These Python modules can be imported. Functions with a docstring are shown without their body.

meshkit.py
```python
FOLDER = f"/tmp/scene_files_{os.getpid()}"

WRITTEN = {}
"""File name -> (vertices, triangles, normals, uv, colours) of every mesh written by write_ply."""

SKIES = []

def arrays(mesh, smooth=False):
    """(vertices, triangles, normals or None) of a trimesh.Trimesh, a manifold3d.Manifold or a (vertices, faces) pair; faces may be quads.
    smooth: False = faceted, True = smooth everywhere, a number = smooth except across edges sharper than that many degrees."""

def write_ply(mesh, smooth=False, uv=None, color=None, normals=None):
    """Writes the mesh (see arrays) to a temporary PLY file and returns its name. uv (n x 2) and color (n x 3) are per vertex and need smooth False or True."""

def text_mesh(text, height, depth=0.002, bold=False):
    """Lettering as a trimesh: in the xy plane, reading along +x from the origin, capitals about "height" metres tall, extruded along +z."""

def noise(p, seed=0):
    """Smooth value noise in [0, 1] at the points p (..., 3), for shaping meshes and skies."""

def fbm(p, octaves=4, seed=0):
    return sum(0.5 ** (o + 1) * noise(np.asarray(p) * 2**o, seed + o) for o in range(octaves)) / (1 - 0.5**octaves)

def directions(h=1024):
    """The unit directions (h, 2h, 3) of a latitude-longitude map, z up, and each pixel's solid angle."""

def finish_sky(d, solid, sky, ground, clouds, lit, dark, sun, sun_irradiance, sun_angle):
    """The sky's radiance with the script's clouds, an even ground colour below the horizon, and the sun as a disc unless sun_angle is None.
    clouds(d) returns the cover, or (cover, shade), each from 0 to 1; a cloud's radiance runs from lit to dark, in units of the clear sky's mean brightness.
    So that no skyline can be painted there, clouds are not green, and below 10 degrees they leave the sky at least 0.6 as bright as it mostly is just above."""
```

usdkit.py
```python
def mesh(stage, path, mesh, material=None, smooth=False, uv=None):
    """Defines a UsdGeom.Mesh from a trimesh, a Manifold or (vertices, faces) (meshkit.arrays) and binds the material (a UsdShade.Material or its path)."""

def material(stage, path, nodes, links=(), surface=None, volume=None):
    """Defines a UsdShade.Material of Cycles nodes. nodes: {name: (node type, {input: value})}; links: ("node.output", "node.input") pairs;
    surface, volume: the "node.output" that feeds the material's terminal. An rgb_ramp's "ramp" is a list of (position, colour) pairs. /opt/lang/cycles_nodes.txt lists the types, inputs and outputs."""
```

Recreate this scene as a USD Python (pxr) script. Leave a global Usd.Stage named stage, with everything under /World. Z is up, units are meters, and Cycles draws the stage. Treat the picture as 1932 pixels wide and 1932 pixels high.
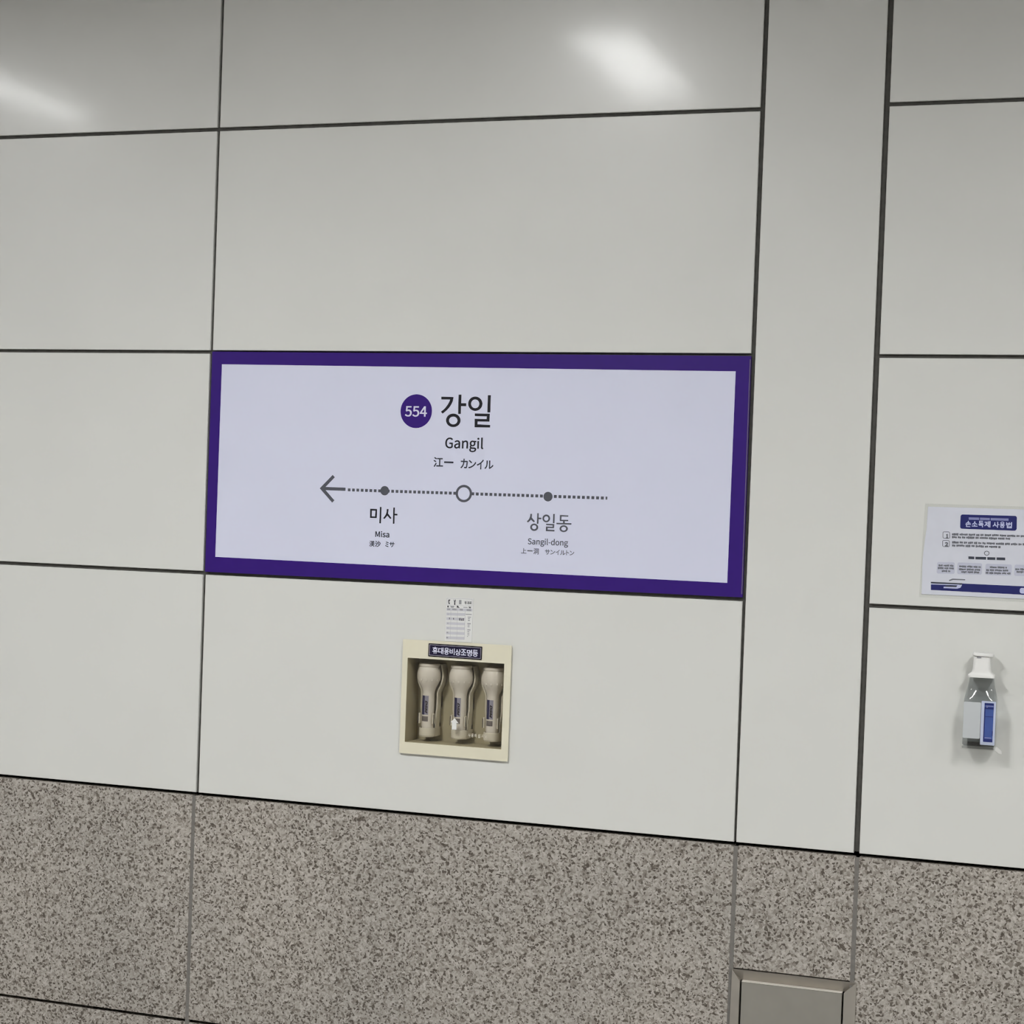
import math, json, random
import numpy as np, trimesh, usdkit
from shapely.geometry import Polygon, box as rect, Point, LineString, MultiPolygon
from shapely.ops import unary_union
from pxr import Usd, UsdGeom, UsdLux, Gf, Sdf

random.seed(7); rng = np.random.default_rng(7)
stage = Usd.Stage.CreateInMemory()
UsdGeom.SetStageUpAxis(stage, 'Z'); UsdGeom.SetStageMetersPerUnit(stage, 1.0)
UsdGeom.Xform.Define(stage, '/World')

# ---------------------------------------------------------------- camera, light, exposure
# wall plane y = 0 (room on the -y side), floor z = 0, camera 4.5 m from the wall at eye height
cam = UsdGeom.Camera.Define(stage, '/World/camera')
RGT = (0.94526222, 0.32431677, 0.03602739); UP = (-0.04154743, 0.01010979, 0.99908538); FWD = (-0.32365591, 0.94589451, -0.02303093)
cam.AddTransformOp().Set(Gf.Matrix4d(*RGT, 0, *UP, 0, *[-c for c in FWD], 0, 0.0, -4.5, 1.6, 1))
cam.CreateHorizontalApertureAttr(36.0); cam.CreateVerticalApertureAttr(36.0)
cam.CreateFocalLengthAttr(36.0 * 3500 / 1932)
cam.CreateHorizontalApertureOffsetAttr(36.0 * 12.75 / 1932); cam.CreateVerticalApertureOffsetAttr(36.0 * 89.03 / 1932)
cam.CreateClippingRangeAttr(Gf.Vec2f(0.05, 100))
cam.CreateExposureAttr(1.85)
CEIL = 3.42
LAMP_X = (-4.90, -2.02, 1.04, 4.1); LAMP_Y = (-3.40, -2.20); LAMP_W = 0.32; LAMP_L = 23.0
LAMP_REC = 0.045; SEAL_Y = 0.008
LAMP_COL = (0.985, 0.99, 0.98)
dome = UsdLux.DomeLight.Define(stage, '/World/ambient'); dome.CreateIntensityAttr(0.0)

# ---------------------------------------------------------------- helpers
def lin(r, g, b):
    f = lambda c: c / 12.92 if c <= 0.04045 else ((c + 0.055) / 1.055) ** 2.4
    return tuple(f(c / 255.0) for c in (r, g, b))
used = {}
def path_of(name, parent=None):
    base = (str(parent.GetPath()) if parent else '/World') + '/' + name
    n = used.get(base, 0); used[base] = n + 1
    return base if n == 0 else f'{base}_{n:03d}'
origin = {}
def thing(name, label=None, cat=None, loc=(0, 0, 0), group=None, kind=None):
    x = UsdGeom.Xform.Define(stage, path_of(name)); x.AddTranslateOp().Set(Gf.Vec3d(*loc))
    p = x.GetPrim(); origin[p.GetPath()] = np.array(loc, float); tag(p, label, cat, group, kind); return p
def tag(p, label=None, cat=None, group=None, kind=None):
    for k, v in (('label', label), ('category', cat), ('group', group), ('kind', kind)):
        if v: p.SetCustomDataByKey(k, v)
def obj(name, mesh, mat, parent=None, smooth=False, label=None, kind=None):
    """one Mesh prim; vertices are given in world metres and stored relative to the thing's base"""
    if isinstance(mesh, (list, tuple)) and mesh and isinstance(mesh[0], trimesh.Trimesh): mesh = trimesh.util.concatenate(list(mesh))
    v, f = np.array(mesh.vertices), np.array(mesh.faces)
    if parent:
        top = parent
        while top.GetPath().pathElementCount > 2: top = top.GetParent()
        v = v - origin.get(top.GetPath(), np.zeros(3))
    m = usdkit.mesh(stage, path_of(name, parent), trimesh.Trimesh(v, f, process=False), mat, smooth).GetPrim()
    tag(m, label=label, kind=kind); return m
def wallmap(v):            # (x, z, height towards the room) -> world
    return np.stack([v[:, 0], -v[:, 2], v[:, 1]], 1)
def polys(g):
    return [q for q in getattr(g, 'geoms', [g]) if isinstance(q, Polygon) and q.area > 1e-10]
def ext(g, y_front, t):
    """polygon drawn on the wall (x, z), its face at y_front, t metres deep into the wall"""
    out = []
    for q in polys(g):
        m = trimesh.creation.extrude_polygon(q, t, engine='earcut')
        v = wallmap(np.array(m.vertices)); v[:, 1] += y_front + t
        out.append(trimesh.Trimesh(v, m.faces, process=False))
    return trimesh.util.concatenate(out)
def slab(corners, c, t, hole=None, dy=(0, 0, 0, 0), y0=0.0):
    """cladding piece with chamfered front edges. corners: (x, z) anticlockwise seen from the room"""
    q = Polygon(corners); inner = list(q.buffer(-c, join_style=2).exterior.coords)[:-1]
    P = np.array(corners, float)
    I = np.array([min(inner, key=lambda s: (s[0] - p[0]) ** 2 + (s[1] - p[1]) ** 2) for p in P])
    def yy(pts):     # bilinear tilt of the front
        (x0, z0), (x1, z1) = P.min(0), P.max(0)
        a, b = (pts[:, 0] - x0) / (x1 - x0), (pts[:, 1] - z0) / (z1 - z0)
        return y0 + dy[0] * (1 - a) * (1 - b) + dy[1] * a * (1 - b) + dy[2] * a * b + dy[3] * (1 - a) * b
    face = Polygon(I)
    if hole is not None: face = face.difference(hole)
    V, F = [], []
    for g in polys(face):
        v2, f2 = trimesh.creation.triangulate_polygon(g, engine='earcut')
        n = sum(len(a) for a in V); V.append(np.column_stack([v2[:, 0], yy(v2), v2[:, 1]])); F.append(np.array(f2) + n)
    n = sum(len(a) for a in V)
    V += [np.column_stack([I[:, 0], yy(I), I[:, 1]]), np.column_stack([P[:, 0], yy(P) + c, P[:, 1]]), np.column_stack([P[:, 0], np.full(4, y0 + t), P[:, 1]])]
    q4 = []
    for i in range(4):
        j = (i + 1) % 4
        for L in (0, 4):
            q4 += [[n + L + j, n + L + i, n + L + 4 + i], [n + L + j, n + L + 4 + i, n + L + 4 + j]]
    if hole is None: q4 += [[n + 8, n + 9, n + 10], [n + 8, n + 10, n + 11]]
    F.append(np.array(q4)); m = trimesh.Trimesh(np.vstack(V), np.vstack(F), process=False)
    fn = m.face_normals; nf = len(m.faces) - len(q4)
    if nf and fn[:nf, 1].mean() > 0: m.faces[:nf] = m.faces[:nf][:, ::-1]
    return m
def bx(x0, x1, y0, y1, z0, z1):
    m = trimesh.creation.box((x1 - x0, y1 - y0, z1 - z0)); m.apply_translation(((x0 + x1) / 2, (y0 + y1) / 2, (z0 + z1) / 2)); return m
def rbox(x0, x1, y0, y1, z0, z1, r=0.002, n=4):
    """box with rounded edges"""
    import manifold3d as m3
    s = [m3.Manifold.sphere(r, 4 * n).translate((a, b, c)) for a in (x0 + r, x1 - r) for b in (y0 + r, y1 - r) for c in (z0 + r, z1 - r)]
    h = m3.Manifold.batch_hull(s).to_mesh(); return trimesh.Trimesh(h.vert_properties[:, :3], h.tri_verts, process=False)
def rrect(x0, x1, z0, z1, r):
    return rect(x0 + r, z0 + r, x1 - r, z1 - r).buffer(r, 6)
def lathe(prof, cx, cy, n=40, a0=0.0, a1=2 * math.pi):
    """profile [(radius, z)] turned about the vertical axis at (cx, cy); angle 0 faces the room, positive to the right"""
    p = np.array(prof, float); full = abs(a1 - a0 - 2 * math.pi) < 1e-6; k = n if full else n + 1
    A = a0 + (a1 - a0) * np.arange(k) / n
    V = np.array([[cx + r * math.sin(a), cy - r * math.cos(a), z] for a in A for r, z in p]); m = len(p); F = []
    for i in range(n):
        j = (i + 1) % k
        for s in range(m - 1):
            F += [[i * m + s, j * m + s, j * m + s + 1], [i * m + s, j * m + s + 1, i * m + s + 1]]
    t = trimesh.Trimesh(V, F, process=False)
    keep = t.area_faces > 1e-12; t.update_faces(keep); return t
def wrap(g, cx, cy, rad, t=0.0004):
    """polygon in (arc length from the front, z) wrapped round a vertical cylinder"""
    out = []
    x0, _, x1, _ = g.bounds
    strips = [g.intersection(rect(x0 + k * .0015, -9, x0 + (k + 1) * .0015, 9)) for k in range(int((x1 - x0) / .0015) + 1)]
    for q in [q for sp in strips for q in polys(sp)]:
        m = trimesh.creation.extrude_polygon(q, t, engine='earcut'); v = np.array(m.vertices)
        a, r = v[:, 0] / rad, rad + v[:, 2]
        out.append(trimesh.Trimesh(np.column_stack([cx + r * np.sin(a), cy - r * np.cos(a), v[:, 1]]), m.faces, process=False))
    return trimesh.util.concatenate(out)

# ---------------------------------------------------------------- materials
def M(name, nodes, links, surface='p.BSDF'):
    return usdkit.material(stage, '/World/Looks/' + name, nodes, links, surface=surface)
def plain(name, col, rough=0.5, spec=0.5, metal=0.0, var=0.03, scale=30.0, bump=0.0, **kw):
    """principled surface with a faint noise in tone and (optionally) relief"""
    d = tuple(c * (1 - var) for c in col); u = tuple(min(1, c * (1 + var)) for c in col)
    nodes = {'g': ('geometry', {}), 'n': ('noise_texture', {'scale': scale, 'detail': 3.0}),
             'r': ('rgb_ramp', {'ramp': [(0.3, d), (0.7, u)]}),
             'p': ('principled_bsdf', {'roughness': rough, 'specular_ior_level': spec, 'metallic': metal, **kw})}
    links = [('g.position', 'n.vector'), ('n.fac', 'r.fac'), ('r.color', 'p.base_color')]
    if bump:
        nodes['b'] = ('bump', {'strength': bump, 'distance': 0.001}); links += [('n.fac', 'b.height'), ('b.normal', 'p.normal')]
    return M(name, nodes, links)
def clear(name, tint=(0.97, 0.975, 0.975), f0=0.04, rough=0.02):
    """clear sheet: straight-through light plus a mirror part that grows towards grazing view"""
    return M(name, {'w': ('layer_weight', {'blend': 0.5}), 'e': ('math', {'math_type': 'power', 'value2': 4.0}), 'k': ('math', {'math_type': 'multiply_add', 'value2': 0.85, 'value3': f0}), 't': ('transparent_bsdf', {'color': tint}), 'g': ('glossy_bsdf', {'color': (1, 1, 1), 'roughness': rough}), 'm': ('mix_closure', {})},
             [('w.facing', 'e.value1'), ('e.value', 'k.value1'), ('k.value', 'm.fac'), ('t.BSDF', 'm.closure1'), ('g.BSDF', 'm.closure2')], 'm.closure')
mat_panel = plain('enamel_panel', (0.74, 0.745, 0.715), 0.32, 0.3, var=0.012, scale=3.0, coat_weight=0.145, coat_roughness=0.11)
mat_sealant = plain('joint_sealant', (0.085, 0.083, 0.076), 0.7, 0.15, var=0.12, scale=60)
mat_dark = plain('cavity_backing', (0.03, 0.028, 0.025), 0.9, 0.1)
mat_gsealant = plain('stone_sealant', (0.2, 0.19, 0.175), 0.6, 0.3, var=0.1, scale=80)
mat_granite = M('granite', {
    'g': ('geometry', {}), 'w': ('noise_texture', {'scale': 55.0, 'detail': 2.0}), 'wm': ('vector_math', {'math_type': 'multiply_add', 'vector2': (0.012, 0.012, 0.012)}),
    'v1': ('voronoi_texture', {'scale': 165.0, 'randomness': 1.0}), 's1': ('separate_color', {}),
    'v2': ('voronoi_texture', {'scale': 240.0, 'randomness': 1.0}), 's2': ('separate_color', {}),
    'r1': ('rgb_ramp', {'ramp': [(0.0, lin(88, 81, 73)), (0.06, lin(108, 101, 93)), (0.09, lin(136, 129, 121)), (0.22, lin(150, 144, 136)), (0.30, lin(172, 166, 158)), (0.7, lin(182, 177, 170)), (1.0, lin(196, 191, 185))]}),
    'r2': ('rgb_ramp', {'ramp': [(0.0, lin(80, 73, 65)), (0.10, lin(112, 105, 97)), (0.15, lin(150, 144, 136)), (0.35, lin(170, 164, 157)), (0.5, lin(190, 185, 179)), (1.0, lin(200, 196, 190))]}),
    'x': ('mix_color', {'blend_type': 'darken', 'fac': 1.0}), 'big': ('noise_texture', {'scale': 2.5, 'detail': 2.0}), 'rb': ('rgb_ramp', {'ramp': [(0.3, (0.92, 0.92, 0.92)), (0.7, (1.05, 1.04, 1.03))]}),
    'y': ('mix_color', {'blend_type': 'multiply', 'fac': 1.0, 'use_clamp': False}), 'p': ('principled_bsdf', {'roughness': 0.6, 'specular_ior_level': 0.3})},
    [('g.position', 'w.vector'), ('w.color', 'wm.vector1'), ('g.position', 'wm.vector3'), ('wm.vector', 'v1.vector'), ('wm.vector', 'v2.vector'), ('v1.color', 's1.color'), ('v2.color', 's2.color'),
     ('s1.r', 'r1.fac'), ('s2.r', 'r2.fac'), ('r1.color', 'x.a'), ('r2.color', 'x.b'), ('g.position', 'big.vector'), ('big.fac', 'rb.fac'), ('x.result', 'y.a'), ('rb.color', 'y.b'), ('y.result', 'p.base_color')])
mat_purple = plain('purple_print', lin(56, 27, 122), 0.4, 0.25, var=0.03)
mat_signface = plain('sign_face', (0.72, 0.74, 0.90), 0.35, 0.4, var=0.01, scale=4)
mat_black = plain('black_print', lin(26, 26, 34), 0.5, 0.3)
mat_greyprint = plain('grey_print', lin(86, 88, 97), 0.5, 0.3)
mat_midgrey = plain('soft_black_print', lin(52, 54, 66), 0.5, 0.3)
mat_palegrey = plain('pale_grey_print', lin(112, 113, 124), 0.5, 0.3)
mat_whitetext = plain('white_print', (0.72, 0.72, 0.86), 0.4, 0.3)
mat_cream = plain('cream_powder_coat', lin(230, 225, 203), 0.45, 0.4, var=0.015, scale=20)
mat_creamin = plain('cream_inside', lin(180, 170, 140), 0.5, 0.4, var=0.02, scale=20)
mat_plastic = plain('ivory_plastic', lin(216, 208, 194), 0.38, 0.5, var=0.015, scale=40)
mat_holder = plain('holder_plastic', lin(206, 198, 178), 0.45, 0.4, var=0.015, scale=40)
mat_navyplate = plain('navy_plate', lin(22, 16, 50), 0.35, 0.5)
mat_blackplate = plain('black_plate_edge', lin(28, 25, 30), 0.4, 0.5)
mat_silverline = plain('silver_line', lin(168, 162, 178), 0.35, 0.4)
mat_label = plain('label_grey', lin(150, 146, 158), 0.4, 0.3)
mat_navy = plain('navy_print', lin(40, 42, 98), 0.45, 0.3)
mat_navylabel = plain('navy_label', lin(50, 48, 80), 0.45, 0.3)
mat_taupe = plain('taupe_label', lin(112, 104, 100), 0.45, 0.3, var=0.2, scale=120)
mat_ink = plain('dark_ink', lin(52, 46, 50), 0.5, 0.3)
mat_paper = plain('paper', (0.78, 0.785, 0.775), 0.6, 0.3, var=0.01)
mat_posterpaper = plain('poster_paper', (0.68, 0.70, 0.78), 0.5, 0.3, var=0.02, scale=25)
mat_postergrey = plain('poster_grey', lin(112, 114, 122), 0.5, 0.3)
mat_posterdark = plain('poster_dark', lin(66, 70, 82), 0.5, 0.3)
mat_posterbox = plain('poster_box', lin(196, 199, 216), 0.5, 0.3)
mat_posternavy = plain('poster_navy', lin(40, 44, 106), 0.45, 0.3)
mat_posterpale = plain('poster_pale', lin(138, 142, 188), 0.45, 0.3)
mat_posterwhite = plain('poster_white', lin(196, 200, 232), 0.45, 0.3)
mat_band = plain('table_band', lin(203, 203, 210), 0.6, 0.2)
mat_tagline = plain('table_line', lin(186, 186, 192), 0.6, 0.2)
mat_taggrey = plain('tag_grey_print', lin(160, 160, 164), 0.6, 0.2)
mat_tagdark = plain('tag_dark_print', lin(84, 84, 88), 0.6, 0.2)
mat_film = clear('laminate_film', (0.975, 0.978, 0.975), 0.02, 0.15)
mat_acrylic = clear('clear_acrylic', (0.985, 0.985, 0.98), 0.035, 0.02)
mat_bottle = clear('bottle_plastic', (0.76, 0.775, 0.78), 0.05, 0.06)
mat_tray = clear('tray_acrylic', (0.84, 0.85, 0.85), 0.04, 0.03)
mat_gel = M('frosted_label', {'t': ('transparent_bsdf', {'color': (0.9, 0.92, 0.93)}), 'p': ('principled_bsdf', {'base_color': (0.72, 0.75, 0.77), 'roughness': 0.35}), 'm': ('mix_closure', {'fac': 0.72})}, [('t.BSDF', 'm.closure1'), ('p.BSDF', 'm.closure2')], 'm.closure')
mat_white = plain('white_plastic', (0.86, 0.86, 0.84), 0.3, 0.5, var=0.01)
mat_bluelabel = plain('blue_label', lin(70, 92, 158), 0.35, 0.4, var=0.05, scale=60)
mat_deepblue = plain('deep_blue_print', lin(40, 50, 112), 0.35, 0.4)
mat_labelwhite = plain('label_white', lin(196, 204, 228), 0.35, 0.4)
mat_steel = plain('brushed_steel', (0.44, 0.41, 0.365), 0.38, 0.5, metal=0.6, var=0.04, scale=25)
mat_steeldoor = plain('steel_door', (0.33, 0.315, 0.28), 0.42, 0.5, metal=0.3, var=0.03, scale=25)
mat_floor = plain('floor_stone', (0.42, 0.41, 0.39), 0.5, 0.4, var=0.1, scale=8)
mat_ceiling = plain('ceiling_metal', (0.13, 0.10, 0.08), 0.7, 0.2)
mat_front = plain('front_wall', (0.45, 0.44, 0.42), 0.5, 0.3)
mat_side = plain('side_wall', (0.4, 0.4, 0.38), 0.5, 0.3)
mat_housing = plain('lamp_housing', (0.25, 0.245, 0.24), 0.5, 0.4)
mat_lamp = M('lamp_diffuser', {'e': ('emission', {'color': LAMP_COL, 'strength': LAMP_L})}, [], 'e.emission')

# ---------------------------------------------------------------- room shell
XL, XR, YF = -10.0, 6.0, -7.2
obj('floor', bx(XL, XR, YF, 0.14, -0.1, 0.0), mat_floor, kind='structure')
hole = unary_union([rect(x - LAMP_W / 2, LAMP_Y[0], x + LAMP_W / 2, LAMP_Y[1]) for x in LAMP_X])
cm = trimesh.creation.extrude_polygon(rect(XL, YF, XR, 0.14).difference(hole), 0.15, engine='earcut'); cm.apply_translation((0, 0, CEIL))
obj('ceiling', cm, mat_ceiling, kind='structure')
obj('wall_front', bx(XL, XR, YF - 0.1, YF, -0.1, CEIL + 0.15), mat_front, kind='structure')
obj('wall_left', bx(XL - 0.1, XL, YF - 0.1, 0.14, -0.1, CEIL + 0.15), mat_side, kind='structure')
obj('wall_right', bx(XR, XR + 0.1, YF - 0.1, 0.14, -0.1, CEIL + 0.15), mat_side, kind='structure')
lamp_labels = ('recessed ceiling lamp mirrored at the left edge of the wall panels', 'recessed ceiling lamp mirrored in the panel above the station sign',
               'recessed ceiling lamp up to the right of the sanitizer bottle', 'recessed ceiling lamp furthest to the right of the sanitizer bottle')
for x, lb in zip(LAMP_X, lamp_labels):
    t = thing('ceiling_light', lb, 'ceiling light', (x, (LAMP_Y[0] + LAMP_Y[1]) / 2, CEIL), group='ceiling lamps over the platform')
    a, b, (c, d) = x - LAMP_W / 2, x + LAMP_W / 2, LAMP_Y
    obj('housing', [bx(a + .001, a + .004, c + .001, d - .001, CEIL, CEIL + .1), bx(b - .004, b - .001, c + .001, d - .001, CEIL, CEIL + .1), bx(a + .001, b - .001, c + .001, c + .004, CEIL, CEIL + .1), bx(a + .001, b - .001, d - .004, d - .001, CEIL, CEIL + .1), bx(a + .001, b - .001, c + .001, d - .001, CEIL + .1, CEIL + .103)], mat_housing, t)
    obj('diffuser', bx(a + .006, b - .006, c + .006, d - .006, CEIL + LAMP_REC, CEIL + LAMP_REC + .003), mat_lamp, t)

# ---------------------------------------------------------------- the clad wall
wall = thing('wall_back', kind='structure')
obj('backing', bx(XL, XR, 0.10, 0.14, 0.0, CEIL), mat_dark, wall)
ROWS = [(0.8188, 1.4125), (1.4223, 2.0119), (2.0210, 2.6117), (2.6220, 3.212), (3.222, CEIL)]
V1L, V1R, V3L, V3R = -2.4061, -2.3979, -0.6251, -0.6114
V2L = [(-0.9186, -0.9207), (-0.9212, -0.9228), (-0.9231, -0.9235), (-0.9236, -0.9238), (-0.9238, -0.9238)]   # left edge of that joint, bottom and top of each row
V2R = -0.9130
MOD = 1.4833
opening = rrect(-1.8, -1.525, 0.999, 1.226, 0.002)
def jit(s=0.0003): return tuple(rng.uniform(-s, s, 4))
cols = [(-3.8894 - 3 * MOD - .024, -3.8894 - 2 * MOD - .024), (-3.8894 - 2 * MOD - .016, -3.8894 - MOD - .016), (-3.8894 - MOD - .008, -3.8976), (-3.8894, V1L)]
colr = [(V3R, 0.872), (0.880, 0.880 + MOD), (0.888 + MOD, 0.888 + 2 * MOD), (0.896 + 2 * MOD, 0.896 + 3 * MOD)]
for r, (z0, z1) in enumerate(ROWS):
    for a, b in cols + colr:
        if a < XR and b > XL: obj('wall_panel', slab([(max(a, XL), z0), (min(b, XR), z0), (min(b, XR), z1), (max(a, XL), z1)], 0.0012, 0.02, dy=jit()), mat_panel, wall)
    if r != 1:
        obj('wall_panel', slab([(V1R, z0), (V2L[r][0], z0), (V2L[r][1], z1), (V1R, z1)], 0.0012, 0.02, opening if r == 0 else None, dy=(0, 0, 0, 0) if r == 0 else jit()), mat_panel, wall)
obj('wall_panel', slab([(V2R + .0004, 0.8188), (V3L, 0.8188), (V3L, CEIL), (V2R + .0016, CEIL)], 0.0012, 0.02, dy=(0, 0, 0, 0)), mat_panel, wall)
# sealant in the joints between the panels
for a, b in ((V1L, V1R), (-0.926, V2R + .002), (V3L, V3R)) + tuple((cols[i][1], cols[i + 1][0]) for i in range(3)) + tuple((colr[i][1], colr[i + 1][0]) for i in range(3)):
    obj('joint_sealant', bx(a - .006, b + .006, SEAL_Y, SEAL_Y + .004, 0.822, CEIL), mat_sealant, wall)
for r in range(4):
    z0, z1 = ROWS[r][1], ROWS[r + 1][0]
    for a, b in ((XL, -0.926), (V3R, XR)):
        obj('joint_sealant', bx(a, b, SEAL_Y + .001, SEAL_Y + .0055, z0 - .004, z1 + .004), mat_sealant, wall)
# granite dado: slabs 0.61 m high, a low course under them
GT, GE1, GE0 = 0.80995, 0.1962, 0.1872
gx = [-10.0, -3.8976 - 2 * MOD - .016, -3.8976 - MOD - .008, -3.8976, -2.4108, -0.9128, -0.6158, 0.876, 0.884 + MOD, 0.892 + 2 * MOD, XR]
for i in range(len(gx) - 1):
    a, b = gx[i] + .0052, gx[i + 1] - .0052
    zb = 0.5085 if abs(gx[i] + 0.9128) < 1e-6 else GE1
    obj('granite_slab', slab([(a, zb), (b, zb), (b, GT), (a, GT)], 0.0008, 0.03, y0=-0.001), mat_granite, wall)
    obj('granite_slab', slab([(a, 0.0), (b, 0.0), (b, GE0), (a, GE0)], 0.0008, 0.03, y0=0.0005), mat_granite, wall)
    if i: obj('joint_sealant', bx(gx[i] - .006, gx[i] + .006, 0.0005, 0.006, 0.0, GT - .001), mat_gsealant, wall)

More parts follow.
